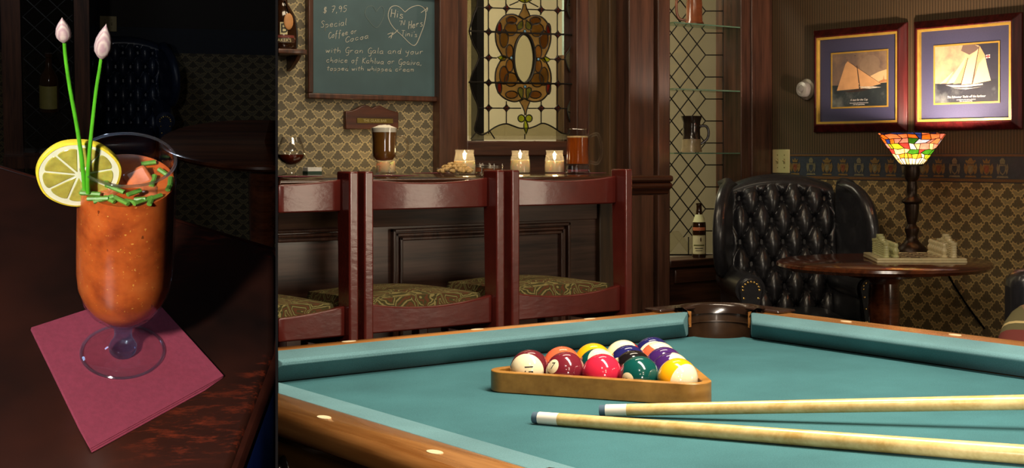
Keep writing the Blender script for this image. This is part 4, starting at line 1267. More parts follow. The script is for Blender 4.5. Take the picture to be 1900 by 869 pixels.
for i, j, num, c, st, ax, lab in BALLS:
    pos = VA + e1 * i + e2 * j; pos.z = BED + RBALL + .0004
    z = ax; x = upv.cross(z)
    if num == '15':
        x = (-upv - z * (-upv).dot(z))
    x.normalize(); y = z.cross(x)
    o = MB().ball((0, 0, 0), RBALL, 40, 24).build('pool_ball', ball_mat('ball_' + num, srgb(*c), st), None, True)
    o.matrix_world = Matrix(((x.x, y.x, z.x, pos.x), (x.y, y.y, z.y, pos.y), (x.z, y.z, z.z, pos.z), (0, 0, 0, 1)))
    tag(o, lab, 'ball', 'pool balls in the rack')
    if num in ('15', '7', '6'):
        vs, fs = text_mesh(num, .017 if num == '15' else .014, 0.0, 0.15 if num == '7' else 0)
        off = Vector((-.0040, .0062, 0)) if num == '15' else Vector((0, 0, 0))
        mb = MB()
        bm_ = bmesh.new(); bv = [bm_.verts.new(v) for v in vs]
        for f_ in fs:
            try: bm_.faces.new([bv[q] for q in f_])
            except ValueError: pass
        bmesh.ops.triangulate(bm_, faces=bm_.faces[:])
        for _ in range(2):
            bmesh.ops.subdivide_edges(bm_, edges=[e for e in bm_.edges if e.calc_length() > .0012], cuts=1)
            bmesh.ops.triangulate(bm_, faces=bm_.faces[:])
        bm_.verts.index_update(); vs = [v.co.copy() for v in bm_.verts]; fs = [tuple(v.index for v in f_.verts) for f_ in bm_.faces]; bm_.free()
        P = []
        for v in vs:
            q = Vector((v.x, v.y, 0)) + off
            if num == '6':      # seen turned a quarter
                q = Vector((q.y, -q.x, 0))
            q.z = math.sqrt(max(RBALL ** 2 - q.x ** 2 - q.y ** 2, 0)); P.append(q.normalized() * (RBALL + .00018))
        mb.add(P, fs).build('number', M_ink, o, fix=False)

# ---- the rack
def tri_loop(off, rr, n=10):
    pts = []
    for k, v in enumerate((VA, VB, VC)):
        d = (v - G_).normalized(); c = v + d * (2 * (off - rr))
        a = math.atan2(d.y, d.x)
        pts += [(c.x + rr * math.cos(a + t), c.y + rr * math.sin(a + t)) for t in [(-PI / 3 + 2 * PI / 3 * q / n) for q in range(n + 1)]]
    return pts
r0 = Vector((G_.x, G_.y, BED))
rk = thing('ball_rack', 'triangular light wooden rack around the fifteen balls', 'rack', r0)
inn, outr = tri_loop(.0300, .016), tri_loop(.0430, .030)
HR = .0300; n = len(inn)
mb = Off(r0)
vs = [Vector((x, y, BED + .0006)) for x, y in outr] + [Vector((x, y, BED + HR)) for x, y in outr] + [Vector((x, y, BED + HR)) for x, y in inn] + [Vector((x, y, BED + .0006)) for x, y in inn]
mb.add(vs, [(a * n + i, a * n + (i + 1) % n, ((a + 1) % 4) * n + (i + 1) % n, ((a + 1) % 4) * n + i) for a in range(4) for i in range(n)])
mb.build('frame', M_rack, rk, bevel=.0012)

# ---- cues
def cue(label, tip, second, rt, rs, zs_=None):
    """tip and a second point of the axis (room), radii there; the rest of a 1.45 m cue follows the same line"""
    d = (second - tip).normalized(); L2 = (second - tip).length; L = 1.46
    t = thing('pool_cue', label, 'pool cue', tip)
    rr = lambda s: rt + (rs - rt) * min(s, L2 * 1.2) / L2 + max(0, s - L2 * 1.2) * .0035
    def seg(name, s0, s1, m, k=6, ra=1.0):
        MB().tube([d * (s0 + (s1 - s0) * i / k) for i in range(k + 1)], [rr(s0 + (s1 - s0) * i / k) * ra for i in range(k + 1)], 20).build(name, m, t, True)
    seg('tip', 0, .008, M_cuetip, 2, .93); seg('ferrule', .008, .036, M_ferrule, 2); seg('shaft', .036, .78, M_cuewood, 20); seg('butt', .78, L, M_mahog, 12)
    return t
tA = onz(1113, 762, BED + .0078); sA = onz(1900, 747, BED + .034)
cue('pool cue resting its white ferrule nearest the rack, butt over the right rail', tA, sA, .0076, .0096)
tB = onz(990, 775, BED + .0080); sB = onz(1900, 844, BED + .0118)
cue('pool cue lying flat on the felt nearest the camera', tB, sB, .0076, .0108)

# ================================================================== NICHE THINGS
for k, (y, x1) in enumerate(((47, 1366), (167, 1368), (283.5, 1369))):
    z = zY(1300, y, YN + .06)
    xa = xY(1236, YN + .06); xb = xj - .004
    b0 = Vector(((xa + xb) / 2, YN + .06, z))
    s = thing('glass_shelf', ('topmost visible glass shelf in the leaded window niche, under the copper jug', 'empty middle glass shelf across the leaded window niche', 'lowest glass shelf in the leaded window niche, under the dark stein')[k], 'shelf', b0, 0, 'glass shelves in the window niche')
    Off(b0).box(xa, xb, YN + .005, YG - .008, z - .006, z).build('pane', M_glass_green, s)
    Off(b0).box(xa, xb, YN + .002, YN + .005, z - .006, z).build('front_edge', mat('green_glass_edge', srgb(88, 120, 100), .15, coat=.5), s)
def stein(px, py, rpx, hpx, label, mats, name='beer_stein'):
    p = onY(px, py, YN + .065); k = (p - EYE).dot(Fv) / F
    t = thing(name, label, 'mug', p)
    R, H = rpx * k, hpx * k
    MB().lathe([(0, 0), (R * 1.06, 0), (R * 1.05, H * .06), (R * .95, H * .12), (R * .95, H * .36)], 28).build('base', mats[1], t, True)
    MB().lathe([(R * .95, H * .36), (R * .90, H * .40), (R * .86, H * .62), (R * .90, H * .68), (R * .88, H * .74), (R * .9, H * .84), (R * 1.08, H), (R * 1.0, H), (R * .8, H * .8), (0, H * .78)], 28).build('body', mats[0], t, True)
    MB().tube(catmull([Rv * (R * .85) + Uv * (H * .72), Rv * (R * 1.45) + Uv * (H * .72), Rv * (R * 1.72) + Uv * (H * .56), Rv * (R * 1.55) + Uv * (H * .36), Rv * (R * .9) + Uv * (H * .22)], 5), [R * .14] * 21, 8).build('handle', mats[0], t, True)
stein(1283, 282.5, 18.5, 67, 'dark glazed stoneware stein with a tan foot on the lowest glass shelf', (M_ironstone, M_ironstone_low))
p = onY(1288, 46, YN + .065); k = (p - EYE).dot(Fv) / F
t = thing('copper_jug', 'copper-brown glazed jug with a loop handle on the top glass shelf', 'jug', p)
MB().lathe([(0, 0), (18 * k, 0), (18 * k, 3 * k), (15.5 * k, 7 * k), (15 * k, 40 * k), (13 * k, 58 * k), (14.5 * k, 74 * k), (13 * k, 74 * k), (0, 55 * k)], 26).build('body', M_copper, t, True)
MB().tube(catmull([-Rv * (14 * k) + Uv * (8 * k), -Rv * (28 * k) + Uv * (12 * k), -Rv * (33 * k) + Uv * (30 * k), -Rv * (30 * k) + Uv * (52 * k), -Rv * (13 * k) + Uv * (58 * k)], 5), 2.6 * k, 8).build('handle', M_copper, t, True)
# wheat beer bottle on the sill
p = onY(1297, 473, YN + .03); p.z = zn; k = (p - EYE).dot(Fv) / F
t = thing('beer_bottle', 'brown beer bottle with cream and orange labels standing on the window sill', 'bottle', p)
Lp = lambda L: [(r * k, h * k) for r, h in L]
MB().lathe(Lp([(0, 0), (12.2, 0), (13, 2), (13, 57), (12.4, 64), (9.6, 73), (6.4, 81), (5.2, 90), (5.0, 97), (5.8, 98), (5.8, 101), (0, 101)]), 28).build('glass', M_bottle, t, True)
fa = math.atan2(-p.y, -p.x)
def lab(z0, z1, r0, r1, w, m, name='label'):
    MB().lathe([(r0 * k + .0004, z0 * k), (r0 * k + .0010, z0 * k), (r1 * k + .0010, z1 * k), (r1 * k + .0004, z1 * k)], 12, (0, 0, 0), fa - w, fa + w, 0).build(name, m, t, True)
lab(7, 42, 13, 13, 1.05, M_paper); lab(50.5, 56.5, 13, 13, 1.0, M_papertan, 'neck_band'); lab(66, 80, 12.2, 7.0, 1.2, M_paper, 'shoulder_label')
lab(6.4, 7.2, 13.1, 13.1, 1.05, M_brass, 'label_border'); lab(41.5, 42.4, 13.1, 13.1, 1.05, M_brass, 'label_border')
lab(22, 24.5, 13.1, 13.1, .8, mat('green_label_print', srgb(92, 92, 44), .6), 'label_print'); lab(17, 18.5, 13.1, 13.1, .6, M_ink, 'label_print'); lab(13, 14, 13.1, 13.1, .5, M_ink, 'label_print')
ca = fa + .25
MB().ball((13.1 * k * math.cos(ca), 13.1 * k * math.sin(ca), 34 * k), 4.2 * k, 14, 8, (.35, .35, 1)).build('seal', mat('brown_seal_print', srgb(70, 44, 20), .6), t, True)

# ================================================================== RIGHT WALL
def rw(px, py, d=0.0):
    p = onX(px, py, XW); return Vector((p.x - d, p.y, p.z))
# framed ship prints
def ship_picture(label, gold, outer, inner, painter):
    """gold, outer, inner: pixel corners TL, TR, BR, BL on the wall"""
    def rect(c):
        P = [rw(*q) for q in c]
        yl = (P[0].y + P[3].y) / 2; yr = (P[1].y + P[2].y) / 2; zt = (P[0].z + P[1].z) / 2; zb = (P[2].z + P[3].z) / 2
        return yl, yr, zt, zb          # yl > yr: the left edge in the picture is the farther one
    go, ou, inn_ = rect(gold), rect(outer), rect(inner)
    b0 = Vector((XW, (go[0] + go[1]) / 2, go[3]))
    t = thing('framed_picture', label, 'picture', b0, 0, 'framed sailing prints on the right wall')
    def X(d): return XW - d
    # deep moulding: high outer edge falling to the gilt slip, four mitred sides
    gr = lambda w: (go[0] + w, go[1] - w, go[2] + w, go[3] - w)
    secs = [(gr(.038), .001), (gr(.038), .010), (gr(.031), .016), (gr(.022), .022), (gr(.012), .032), (gr(.004), .036), (go, .033), (go, .001)]
    def corner(r_, k): return ((r_[0], r_[2]), (r_[1], r_[2]), (r_[1], r_[3]), (r_[0], r_[3]))[k]
    for k in range(4):
        mb = Off(b0); n = len(secs); vs = []
        for kk in (k, (k + 1) % 4):
            for r_, d in secs:
                y, z = corner(r_, kk); vs.append((X(d), y, z))
        mb.add(vs, [tuple(range(n)), tuple(range(2 * n - 1, n - 1, -1))] + [(i, (i + 1) % n, n + (i + 1) % n, n + i) for i in range(n)])
        mb.build('frame_side', M_frame, t, bevel=.002)
    def ring(name, r_, w, d, m):
        i_ = (r_[0] - w, r_[1] + w, r_[2] - w, r_[3] + w); mb = Off(b0)
        for k in range(4):
            a, b = corner(r_, k), corner(r_, (k + 1) % 4); c, e = corner(i_, (k + 1) % 4), corner(i_, k)
            mb.hexa([(X(.004), *a), (X(.004), *b), (X(.004), *c), (X(.004), *e)], [(X(d), *a), (X(d), *b), (X(d), *c), (X(d), *e)])
        mb.build(name, m, t)
    ring('gilt_slip', go, .010, .032, M_gold)
    Off(b0).hexa([(X(.004), *corner(go, k)) for k in range(4)], [(X(.016), *corner(go, k)) for k in range(4)]).build('mount', M_navymat, t)
    ring('inner_slip', inn_, .007, .0185, M_gold)
    pr = (inn_[0] - .006, inn_[1] + .006, inn_[2] - .006, inn_[3] + .006)
    prn = Off(b0).hexa([(X(.0165), *corner(pr, k)) for k in range(4)], [(X(.0168), *corner(pr, k)) for k in range(4)]).build('print', painter['sky'], t)
    layer = [0]
    def poly(pts, m, name):
        layer[0] += 1; d = .0169 + .00005 * layer[0]
        P = [(X(d), pr[0] + (pr[1] - pr[0]) * u, pr[3] + (pr[2] - pr[3]) * v) for u, v in pts]
        mb = Off(b0); mb.add(P, [tuple(range(len(P)))]); mb.build(name, m, prn, fix=False)
    for pts, m, nm in painter['polys']:
        poly(pts, m, nm)
    # small script captions
    cy = (pr[0] + pr[1]) / 2; hh = pr[2] - pr[3]
    for body, sz, v in painter['caption']:
        letters(Off(b0), body, sz, (X(.0181), cy + .0, pr[3] + hh * v), (0, -1, 0), (0, 0, 1), 0.0002, .25).build('caption', M_white, prn)
    # glazing
    Off(b0).hexa([(X(.0250), *corner(go, k)) for k in range(4)], [(X(.0262), *corner(go, k)) for k in range(4)]).build('glazing', thin_glass('picture_glazing', (1, 1, 1, 1), .03, 1.3), t)
    return t
def sky_mat(name, c0, c1, c2):
    t = NT(name); t.l(t.ramp(t.noise(7, 5, .6), [(.3, c0), (.5, c1), (.72, c2)]), t.b.inputs['Base Color']); t.b.inputs['Roughness'].default_value = .7; return t.m
sea = sky_mat('print_sea', srgb(26, 34, 38), srgb(44, 54, 56), srgb(120, 124, 116))
sea2 = sky_mat('print_sea_dark', srgb(22, 24, 34), srgb(34, 38, 48), srgb(110, 116, 116))
sail = mat('print_sail', srgb(214, 164, 112), .7, vary=.08); sail2 = mat('print_sail_shade', srgb(186, 128, 84), .7, vary=.08); sail3 = mat('print_sail_light', srgb(232, 196, 150), .7, vary=.06)
cloud = mat('print_cloud', srgb(142, 120, 98), .7, vary=.22, scale=14); glow = mat('print_horizon_glow', srgb(226, 190, 140), .7, vary=.06, scale=8)
hull = mat('print_hull', srgb(58, 44, 36), .7); spar = mat('print_spar', srgb(70, 44, 28), .7, vary=0); foamy = mat('print_foam', srgb(206, 196, 176), .7, vary=.3, scale=90); flagred = mat('print_flag', srgb(170, 50, 50), .7, vary=0)
dusk = mat('print_dark_sky', srgb(42, 42, 58), .7, vary=.2, scale=12)
C1 = {'sky': sky_mat('print_sky', srgb(84, 78, 80), srgb(126, 104, 88), srgb(168, 140, 108)), 'polys': [
    ([(.5, .68), (.52, .80), (.56, .88), (.66, .94), (.76, .93), (.84, .88), (.88, .78), (.86, .70), (.96, .62), (.8, .52), (.6, .50), (.5, .58)], cloud, 'cloud'),
    ([(.45, .41), (1, .42), (1, .66), (.85, .62), (.7, .55)], glow, 'glow'),
    ([(0, 0), (1, 0), (1, .42), (.86, .41), (.5, .39), (0, .41)], sea, 'sea'),
    ([(.84, .42), (1, .43), (1, .47), (.95, .48), (.94, .56), (.93, .48), (.86, .45)], sail2, 'far_ship'),
    ([(.09, .31), (.25, .80), (.30, .86), (.46, .71), (.50, .33)], sail, 'sail'), ([(.46, .73), (.90, .40), (.72, .36), (.52, .32)], sail, 'sail'),
    ([(.455, .76), (.468, .76), (.53, .30), (.515, .30)], spar, 'mast'), ([(.29, .86), (.90, .40), (.90, .393), (.288, .85)], spar, 'rigging'),
    ([(.22, .295), (.72, .345), (.70, .31), (.5, .275), (.3, .27)], hull, 'hull'), ([(.5, .37), (.75, .36), (.9, .34), (.7, .32), (.55, .335)], foamy, 'foam'),
    ([(.26, .875), (.29, .885), (.285, .87)], spar, 'pennant'), ([(.41, .945), (.44, .95), (.435, .935)], spar, 'pennant')],
    'caption': [('A race for the Cup', .0135, .125), ('famous yachts under full sail in the breeze', .0066, .068), ('after the original painting', .0066, .040)]}
C2 = {'sky': sky_mat('print_sky_bright', srgb(132, 110, 96), srgb(206, 168, 128), srgb(232, 196, 150)), 'polys': [
    ([(.60, 1), (1, 1), (1, .38), (.86, .38), (.80, .75), (.70, .97)], dusk, 'dark_sky'), ([(.45, 1), (.62, 1), (.72, .92), (.55, .82), (.42, .9)], mat('print_mid_sky', srgb(112, 92, 84), .7, vary=.15, scale=10), 'mid_sky'),
    ([(0, 0), (1, 0), (1, .39), (.5, .36), (.2, .34), (0, .35)], sea2, 'sea'),
    ([(.08, .34), (.18, .36), (.47, .82), (.30, .55)], sail3, 'sail'), ([(.20, .335), (.50, .80), (.42, .36)], sail3, 'sail'), ([(.30, .33), (.52, .74), (.46, .34)], sail, 'sail'),
    ([(.42, .31), (.52, .72), (.70, .93), (.60, .32)], sail3, 'sail'), ([(.60, .31), (.70, .66), (.79, .76), (.88, .36)], sail3, 'sail'), ([(.66, .68), (.71, .965), (.80, .78)], sail, 'sail'),
    ([(.585, .30), (.70, .97), (.71, .97), (.60, .30)], spar, 'mast'), ([(.41, .30), (.525, .77), (.535, .77), (.425, .30)], spar, 'mast'),
    ([(.18, .315), (.42, .30), (.76, .315), (.76, .29), (.5, .265), (.3, .27)], foamy, 'hull'), ([(.3, .25), (.6, .245), (.75, .26), (.5, .225)], foamy, 'foam'),
    ([(.81, .80), (.87, .805), (.87, .745), (.81, .74)], M_white, 'flag'), ([(.81, .78), (.87, .785), (.87, .765), (.81, .76)], flagred, 'flag'), ([(.832, .80), (.847, .80), (.847, .742), (.832, .742)], flagred, 'flag')],
    'caption': [('The Schooner Yacht off the harbour', .0135, .10), ('running before the wind in a fresh sea', .0064, .05), ('after the original painting', .0064, .024)]}
ship_picture('navy-mounted print of a single-masted yacht, left of the lamp glow in a dark red frame',
    [(1521.6, 70.9), (1673, 59.3), (1674, 227), (1525, 231)], None or [(1517, 62), (1689, 45), (1689, 234), (1522, 243)], [(1546, 98), (1653, 92), (1652.5, 199.5), (1547.5, 201.4)], C1)
ship_picture('navy-mounted print of a two-masted schooner with a flag, brightly lit by the lamp',
    [(1709.9, 55.3), (1884.8, 42), (1884, 223.3), (1711.6, 226)], [(1705, 43), (1898.6, 31.8), (1898, 235), (1705, 238)], [(1736.4, 84.3), (1859.7, 76.8), (1860.5, 191), (1737.8, 194.8)], C2)

# round chrome fitting and the light switch
p = rw(1499, 166)
t = thing('round_chrome_fitting', 'small round chrome fitting on the striped wallpaper left of the pictures', 'wall fitting', p)
def wall_lathe(L, n=24):
    mb = MB()
    mb.lathe(L, n); mb.v = [Vector((-v.z, v.x, v.y)) for v in mb.v]; return mb
wall_lathe([(0, 0), (.050, 0), (.050, .010), (.044, .014), (0, .014)]).build('base_plate', mat('dull_chrome', srgb(140, 130, 116), .4, .5), t, True)
wall_lathe([(0, .014), (.036, .014), (.038, .030), (.034, .044), (.020, .048), (.018, .044), (0, .044)]).build('dial', M_chrome, t, True)
wall_lathe([(0, .044), (.012, .044), (.012, .05), (0, .052)]).build('button', mat('grey_button', srgb(150, 146, 140), .3), t, True)

def light_switch(mw_or_loc, label, plane='x'):
    t = thing('light_switch', label, 'light switch', mw_or_loc if plane == 'x' else (0, 0, 0), mw=None if plane == 'x' else mw_or_loc)
    c = (lambda d, y, z: Vector((-d, y, z))) if plane == 'x' else (lambda d, y, z: Vector((-y, -d, z)))
    def bx_(y0, y1, z0, z1, d0, d1):
        return [c(d0, y0, z0), c(d0, y1, z0), c(d0, y1, z1), c(d0, y0, z1)], [c(d1, y0, z0), c(d1, y1, z0), c(d1, y1, z1), c(d1, y0, z1)]
    MB().hexa(*bx_(-.058, .058, -.057, .057, .0005, .006)).build('plate', M_ivory, t, bevel=.003)
    for s in (-1, 1):
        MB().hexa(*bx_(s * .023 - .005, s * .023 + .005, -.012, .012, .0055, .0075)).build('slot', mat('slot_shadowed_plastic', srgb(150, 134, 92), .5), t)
        a, b = bx_(s * .023 - .004, s * .023 + .004, -.004, .006, .006, .007); _, e = bx_(s * .023 - .0035, s * .023 + .0035, .004, .009, .006, .017)
        MB().hexa(a, e).build('toggle', M_ivory, t, bevel=.001)
        for z in (-.03, .03):
            MB().ball(c(.006, s * .023, z), .0028, 8, 6).build('screw', M_brass, t, True)
    return t
light_switch(rw(1450.5, 299.5), 'ivory double light switch beside the corner post, above the black armchair')

# ---- power cord running down the wall behind the round table
cp = rw(1778, 540)
t = thing('lamp_cord', 'dark cord running down the patterned wall behind the round table', 'cord', cp)
Off(cp).tube(catmull([rw(x, y, .012) for x, y in ((1742, 470), (1768, 520), (1800, 570), (1830, 610))], 5), .004, 6).build('cord', M_black, t, True)

# ---- plaid cushion on a dark chair at the right edge
def at_depth(px, py, Z): return EYE + ray(px, py) * Z
pc = at_depth(1975, 640, 3.75); pc.z = 0
ch = thing('dark_leather_chair', 'edge of a black leather chair behind the plaid cushion, right of the pool table', 'chair', pc, -YAW)
MB().box(-.10, .5, -.20, .40, .14, .31).build('seat', M_leather, ch, bevel=.04, segs=4)
MB().box(-.055, .5, .30, .46, .28, .80).build('backrest', M_leather, ch, bevel=.05, segs=4)
for x in (-.06, .46):
    for y in (-.16, .36):
        MB().box(x - .02, x + .02, y - .02, y + .02, 0, .16).build('leg', M_darkwood, ch, bevel=.004)
def pillow(u, v):
    a = 2 * PI * u; b = PI * (v - .5)
    ce = lambda x, e: math.copysign(abs(x) ** e, x)
    return Vector((.24 * ce(math.cos(b), .7) * ce(math.cos(a), .6), .085 * ce(math.sin(b), .9) , .22 * ce(math.cos(b), .7) * ce(math.sin(a), .6)))
cu_ = MB().grid(pillow, 32, 16).build('plaid_cushion', plaid('plaid_cloth'), None, True)
q = at_depth(2008, 730, 3.55); cu_.location = q; cu_.rotation_euler = (-.5, .35, -YAW + .1)
tag(cu_, 'plump plaid cushion in tan, green and maroon at the right edge', 'cushion')

# ================================================================== FURNITURE SHARED BY BOTH PICTURES
def round_table(label, r, loc=None, rotz=0.0, mw=None, zt=.75):
    t = thing('round_table', label, 'table', loc or (0, 0, 0), rotz, None, mw)
    MB().lathe([(0, zt - .030), (r - .03, zt - .030), (r - .012, zt - .028), (r, zt - .016), (r - .002, zt - .006), (r - .014, zt), (0, zt)], 56).build('table_top', M_mahog, t, True)
    MB().lathe([(0, zt - .06), (.14, zt - .06), (.14, zt - .03), (0, zt - .03)], 28).build('support_block', M_mahog, t, True)
    MB().lathe([(0, .12), (.06, .12), (.072, .16), (.058, .20), (.062, .24), (.050, .27), (.056, .40), (.062, .56), (.058, .64), (.072, .66), (.072, .69), (0, .69)], 24).build('pedestal', M_mahog, t, True)
    for k in range(3):
        a = k * 2 * PI / 3 + .5
        d = Vector((math.cos(a), math.sin(a), 0))
        MB().tube(catmull([d * .03 + Uv * .17, d * .15 + Uv * .16, d * .26 + Uv * .09, d * .34 + Uv * .03], 4), [.036, .036, .034, .032, .032, .03, .03, .028, .027, .026, .025, .024, .024], 10).build('foot', M_mahog, t, True)
    return t

def wing_chair(label, loc=None, rotz=0.0, mw=None, leather=None):
    lm = leather or M_leather
    t = thing('wing_chair', label, 'armchair', loc or (0, 0, 0), rotz, None, mw)
    W = .235; ZS = .44; SP = .098
    zc0 = .940
    def ztop(x): return 1.005 - .045 * (abs(x) / W) ** 2.2
    def lat(x, z):
        a = x / SP + (z - zc0) / (2 * SP); b = x / SP - (z - zc0) / (2 * SP)
        return a, b
    def yback(z): return .13 + (z - ZS) * .16
    def front(u, v):
        x = (u * 2 - 1) * W; zt = ztop(x)
        if v < .86:
            z = ZS - .06 + (zt - ZS + .06) * (v / .86)
            a, b = lat(x, z)
            s = abs(math.sin(PI * a) * math.sin(PI * b))
            fa = min(a - math.floor(a), math.ceil(a) - a); fb = min(b - math.floor(b), math.ceil(b) - b)
            dd = math.hypot(fa, fb)
            puff = .034 * s ** .42
            edge = min(1.0, (1 - abs(u * 2 - 1)) / .10) * min(1.0, (.88 - v) / .05)
            pit = .034 * math.exp(-(dd / .15) ** 2)
            # little radiating pleats about each button
            na, nb = a - round(a), b - round(b)
            ang = math.atan2((na - nb), (na + nb) + 1e-9)
            pl = .0055 * math.sin(ang * 10) * math.exp(-((dd - .20) / .12) ** 2)
            y = yback(z) + .012 - (puff - pit + pl) * edge - .012 * (1 - edge)
            return Vector((x, y, z))
        k = (v - .86) / .14 * PI / 2 * 1.6
        return Vector((x * (1 - .02 * k), yback(zt) + .06 - .06 * math.cos(k), zt + .045 * math.sin(k)))
    MB().grid(front, 110, 150).build('backrest', lm, t, True, sharp=80)
    q4 = lambda z: [(-W - .03, yback(z) + .03, z), (W + .03, yback(z) + .03, z), (W + .03, yback(z) + .12, z), (-W - .03, yback(z) + .12, z)]
    MB().hexa(q4(.25), q4(.97)).build('back_frame', lm, t, bevel=.025, segs=4)
    # buttons sit at the lattice points
    proto = None
    for i in range(-4, 5):
        for j in range(0, 13):
            z = zc0 - j * SP; x = (i + (.5 if j % 2 else 0)) * SP
            if abs(x) > W - .035 or z < ZS + .0 or z > ztop(x) - .04:
                continue
            if proto is None:
                proto = MB().ball((0, 0, 0), .0085, 10, 6, (1, .5, 1)).build('button', lm, t, True); b = proto
            else:
                b = dup(proto, t)
            b.location = (x, yback(z) + .036, z)
    for s in (-1, 1):
        # wings: thick, rolled, leaning out
        out = [(.20, .60), (.20, 1.00), (.10, 1.02), (.0, .985), (-.07, .92), (-.105, .82), (-.10, .72), (-.06, .64), (.0, .60)]
        pts = [Vector((s * (W + .000 + .085 * max(0, .12 - y) / .25), y, z)) for y, z in [(v.x, v.y) for v in catmull([Vector((y, z, 0)) for y, z in out], 3, True)]]
        MB().prism(pts, (s * .058, 0, 0)).build('wing', lm, t, bevel=.024, segs=4)
        # arm: boxed side, rolled top, scroll front with nails
        xa, xb = sorted((s * (W - .035), s * (W + .065)))
        arm = MB().box(xa + .012, xb - .012, -.36, .20, .22, .60).build('arm', lm, t, bevel=.012)
        cx = s * (W + .015)
        MB().tube([(cx, -.375 + .55 * k / 6, .585) for k in range(7)], .062, 20).build('arm_roll', lm, arm, True, sharp=50)
        sc_f = [(cx + .050 * math.cos(a), .585 + .050 * math.sin(a)) for a in [PI * (-.12) + PI * 1.24 * q / 14 for q in range(15)]]
        fr = [(x, z) for x, z in sc_f] + [(cx - .030, .45), (cx - .032, .24), (cx + .032, .24), (cx + .030, .45)]
        MB().prism([Vector((x, -.392, z)) for x, z in fr], (0, .02, 0)).build('scroll_front', lm, arm, bevel=.006)
        nm = MB(); inner = catmull([Vector((x, -.393, z)) for x, z in [(cx - .020, .26), (cx - .019, .45)] + [(cx - .034 * math.cos(a), .585 + .034 * math.sin(a)) for a in [PI * q / 8 for q in range(9)]] + [(cx + .019, .45), (cx + .020, .26)]], 3)
        acc = 0.0; last = inner[0]
        for q in inner:
            acc += (q - last).length; last = q
            if acc > .0125:
                nm.ball(q, .0052, 8, 5, (1, .6, 1)); acc = 0
        nm.build('nail_heads', M_nail, arm, True, kind='stuff')
    MB().box(-W + .03, W - .03, -.37, .16, .20, .32).build('seat_base', lm, t, bevel=.02)
    def cush(u, v):
        a = 2 * PI * u; b = PI * (v - .5); ce = lambda x, e: math.copysign(abs(x) ** e, x)
        return Vector(((W - .04) * ce(math.cos(b), .35) * ce(math.cos(a), .3), -.10 + .265 * ce(math.cos(b), .35) * ce(math.sin(a), .3), .39 + .075 * ce(math.sin(b), .6)))
    MB().grid(cush, 40, 16).build('seat_cushion', lm, t, True, sharp=70)
    for x in (-W + .02, W - .02):
        for y in (-.33, .18):
            MB().lathe([(0, 0), (.022, 0), (.028, .06), (.024, .13), (.034, .21), (0, .21)], 12, (x, y, 0)).build('leg', M_mahog, t, True)
    return t

# ------------------------------------------------------------------ corner of the pool room
pc = at_depth(1470, 400, 6.12); pc.z = 0
wing_chair('tall tufted black leather wing chair in the corner behind the round table', (pc.x, pc.y, 0), -YAW + .10)
ZTAB = .727
tc_ = at_depth(1640, 485, 5.42); tc_.z = 0
round_table('round polished pedestal table carrying the stained glass lamp and chess set', .416, tc_, zt=ZTAB)

# lamp with a stained glass shade opening upward
lb = at_depth(1692, 460, 5.74); lb.z = ZTAB
k = 5.74 / F
lt = thing('table_lamp', 'lit stained glass torchiere lamp on a turned dark bronze column', 'lamp', lb)
cols_ = [(0, 465), (30, 465), (30.5, 461), (28.5, 456), (27, 452), (20, 446), (13.5, 440), (10.5, 434), (11, 427), (13.2, 421), (13.2, 416), (10, 412.5), (7.5, 408), (10, 401), (12.2, 388), (13.6, 375), (13.5, 371), (17.5, 368.5), (19.5, 366), (18, 363), (11.5, 358), (9.4, 352), (9.8, 345), (10.5, 339), (9, 333), (9, 329), (12, 325), (14.3, 318), (14.6, 308), (13.8, 298), (0, 298)]
MB().lathe([(r * k, (465 - y) * k) for r, y in cols_], 32).build('column', M_bronze, lt, True)
zb_, zt_ = (465 - 298) * k, (465 - 239) * k
rb_, rt_ = 20.5 * k, 63 * k
rows = [0, .20, .34, .50, .66, .82, .945, 1.0]
LSG = {n: stain_glass('shade_' + n, srgb(*c), .12, .2, 60) for n, c in dict(white=(250, 232, 206), cream=(244, 206, 156), peach=(222, 150, 112), rose=(190, 84, 80), pink=(222, 148, 140), green=(66, 104, 44), lime=(170, 176, 70), blue=(64, 76, 128), ice=(180, 188, 208), amber=(214, 134, 62), violet=(62, 50, 92)).items()}
shade = MB().lathe([(rb_ * .98, zb_ - .004), (rb_ * 1.03, zb_ - .004), (rb_ * 1.03, zb_ + .004), (rb_ * .98, zb_ + .004)], 32).build('shade', M_lead, lt, True)
leadm = MB()
NC = 26
rnd = random.Random(11)
gridp = []
for j, f in enumerate(rows):
    row = []
    for i in range(NC):
        jit = 0 if j in (0, len(rows) - 1) else rnd.uniform(-.36, .36)
        jf = 0 if j in (0, len(rows) - 1) else rnd.uniform(-.035, .035)
        a = 2 * PI * (i + .5 * (j % 2 if 1 < j < 6 else 0) + jit) / NC; ff = f + jf
        r = rb_ + (rt_ - rb_) * (ff ** .94)
        if j == len(rows) - 1: ff += .012 * math.sin(i * 2.4); 
        row.append(Vector((r * math.cos(a), r * math.sin(a), zb_ + (zt_ - zb_) * ff)))
    gridp.append(row)
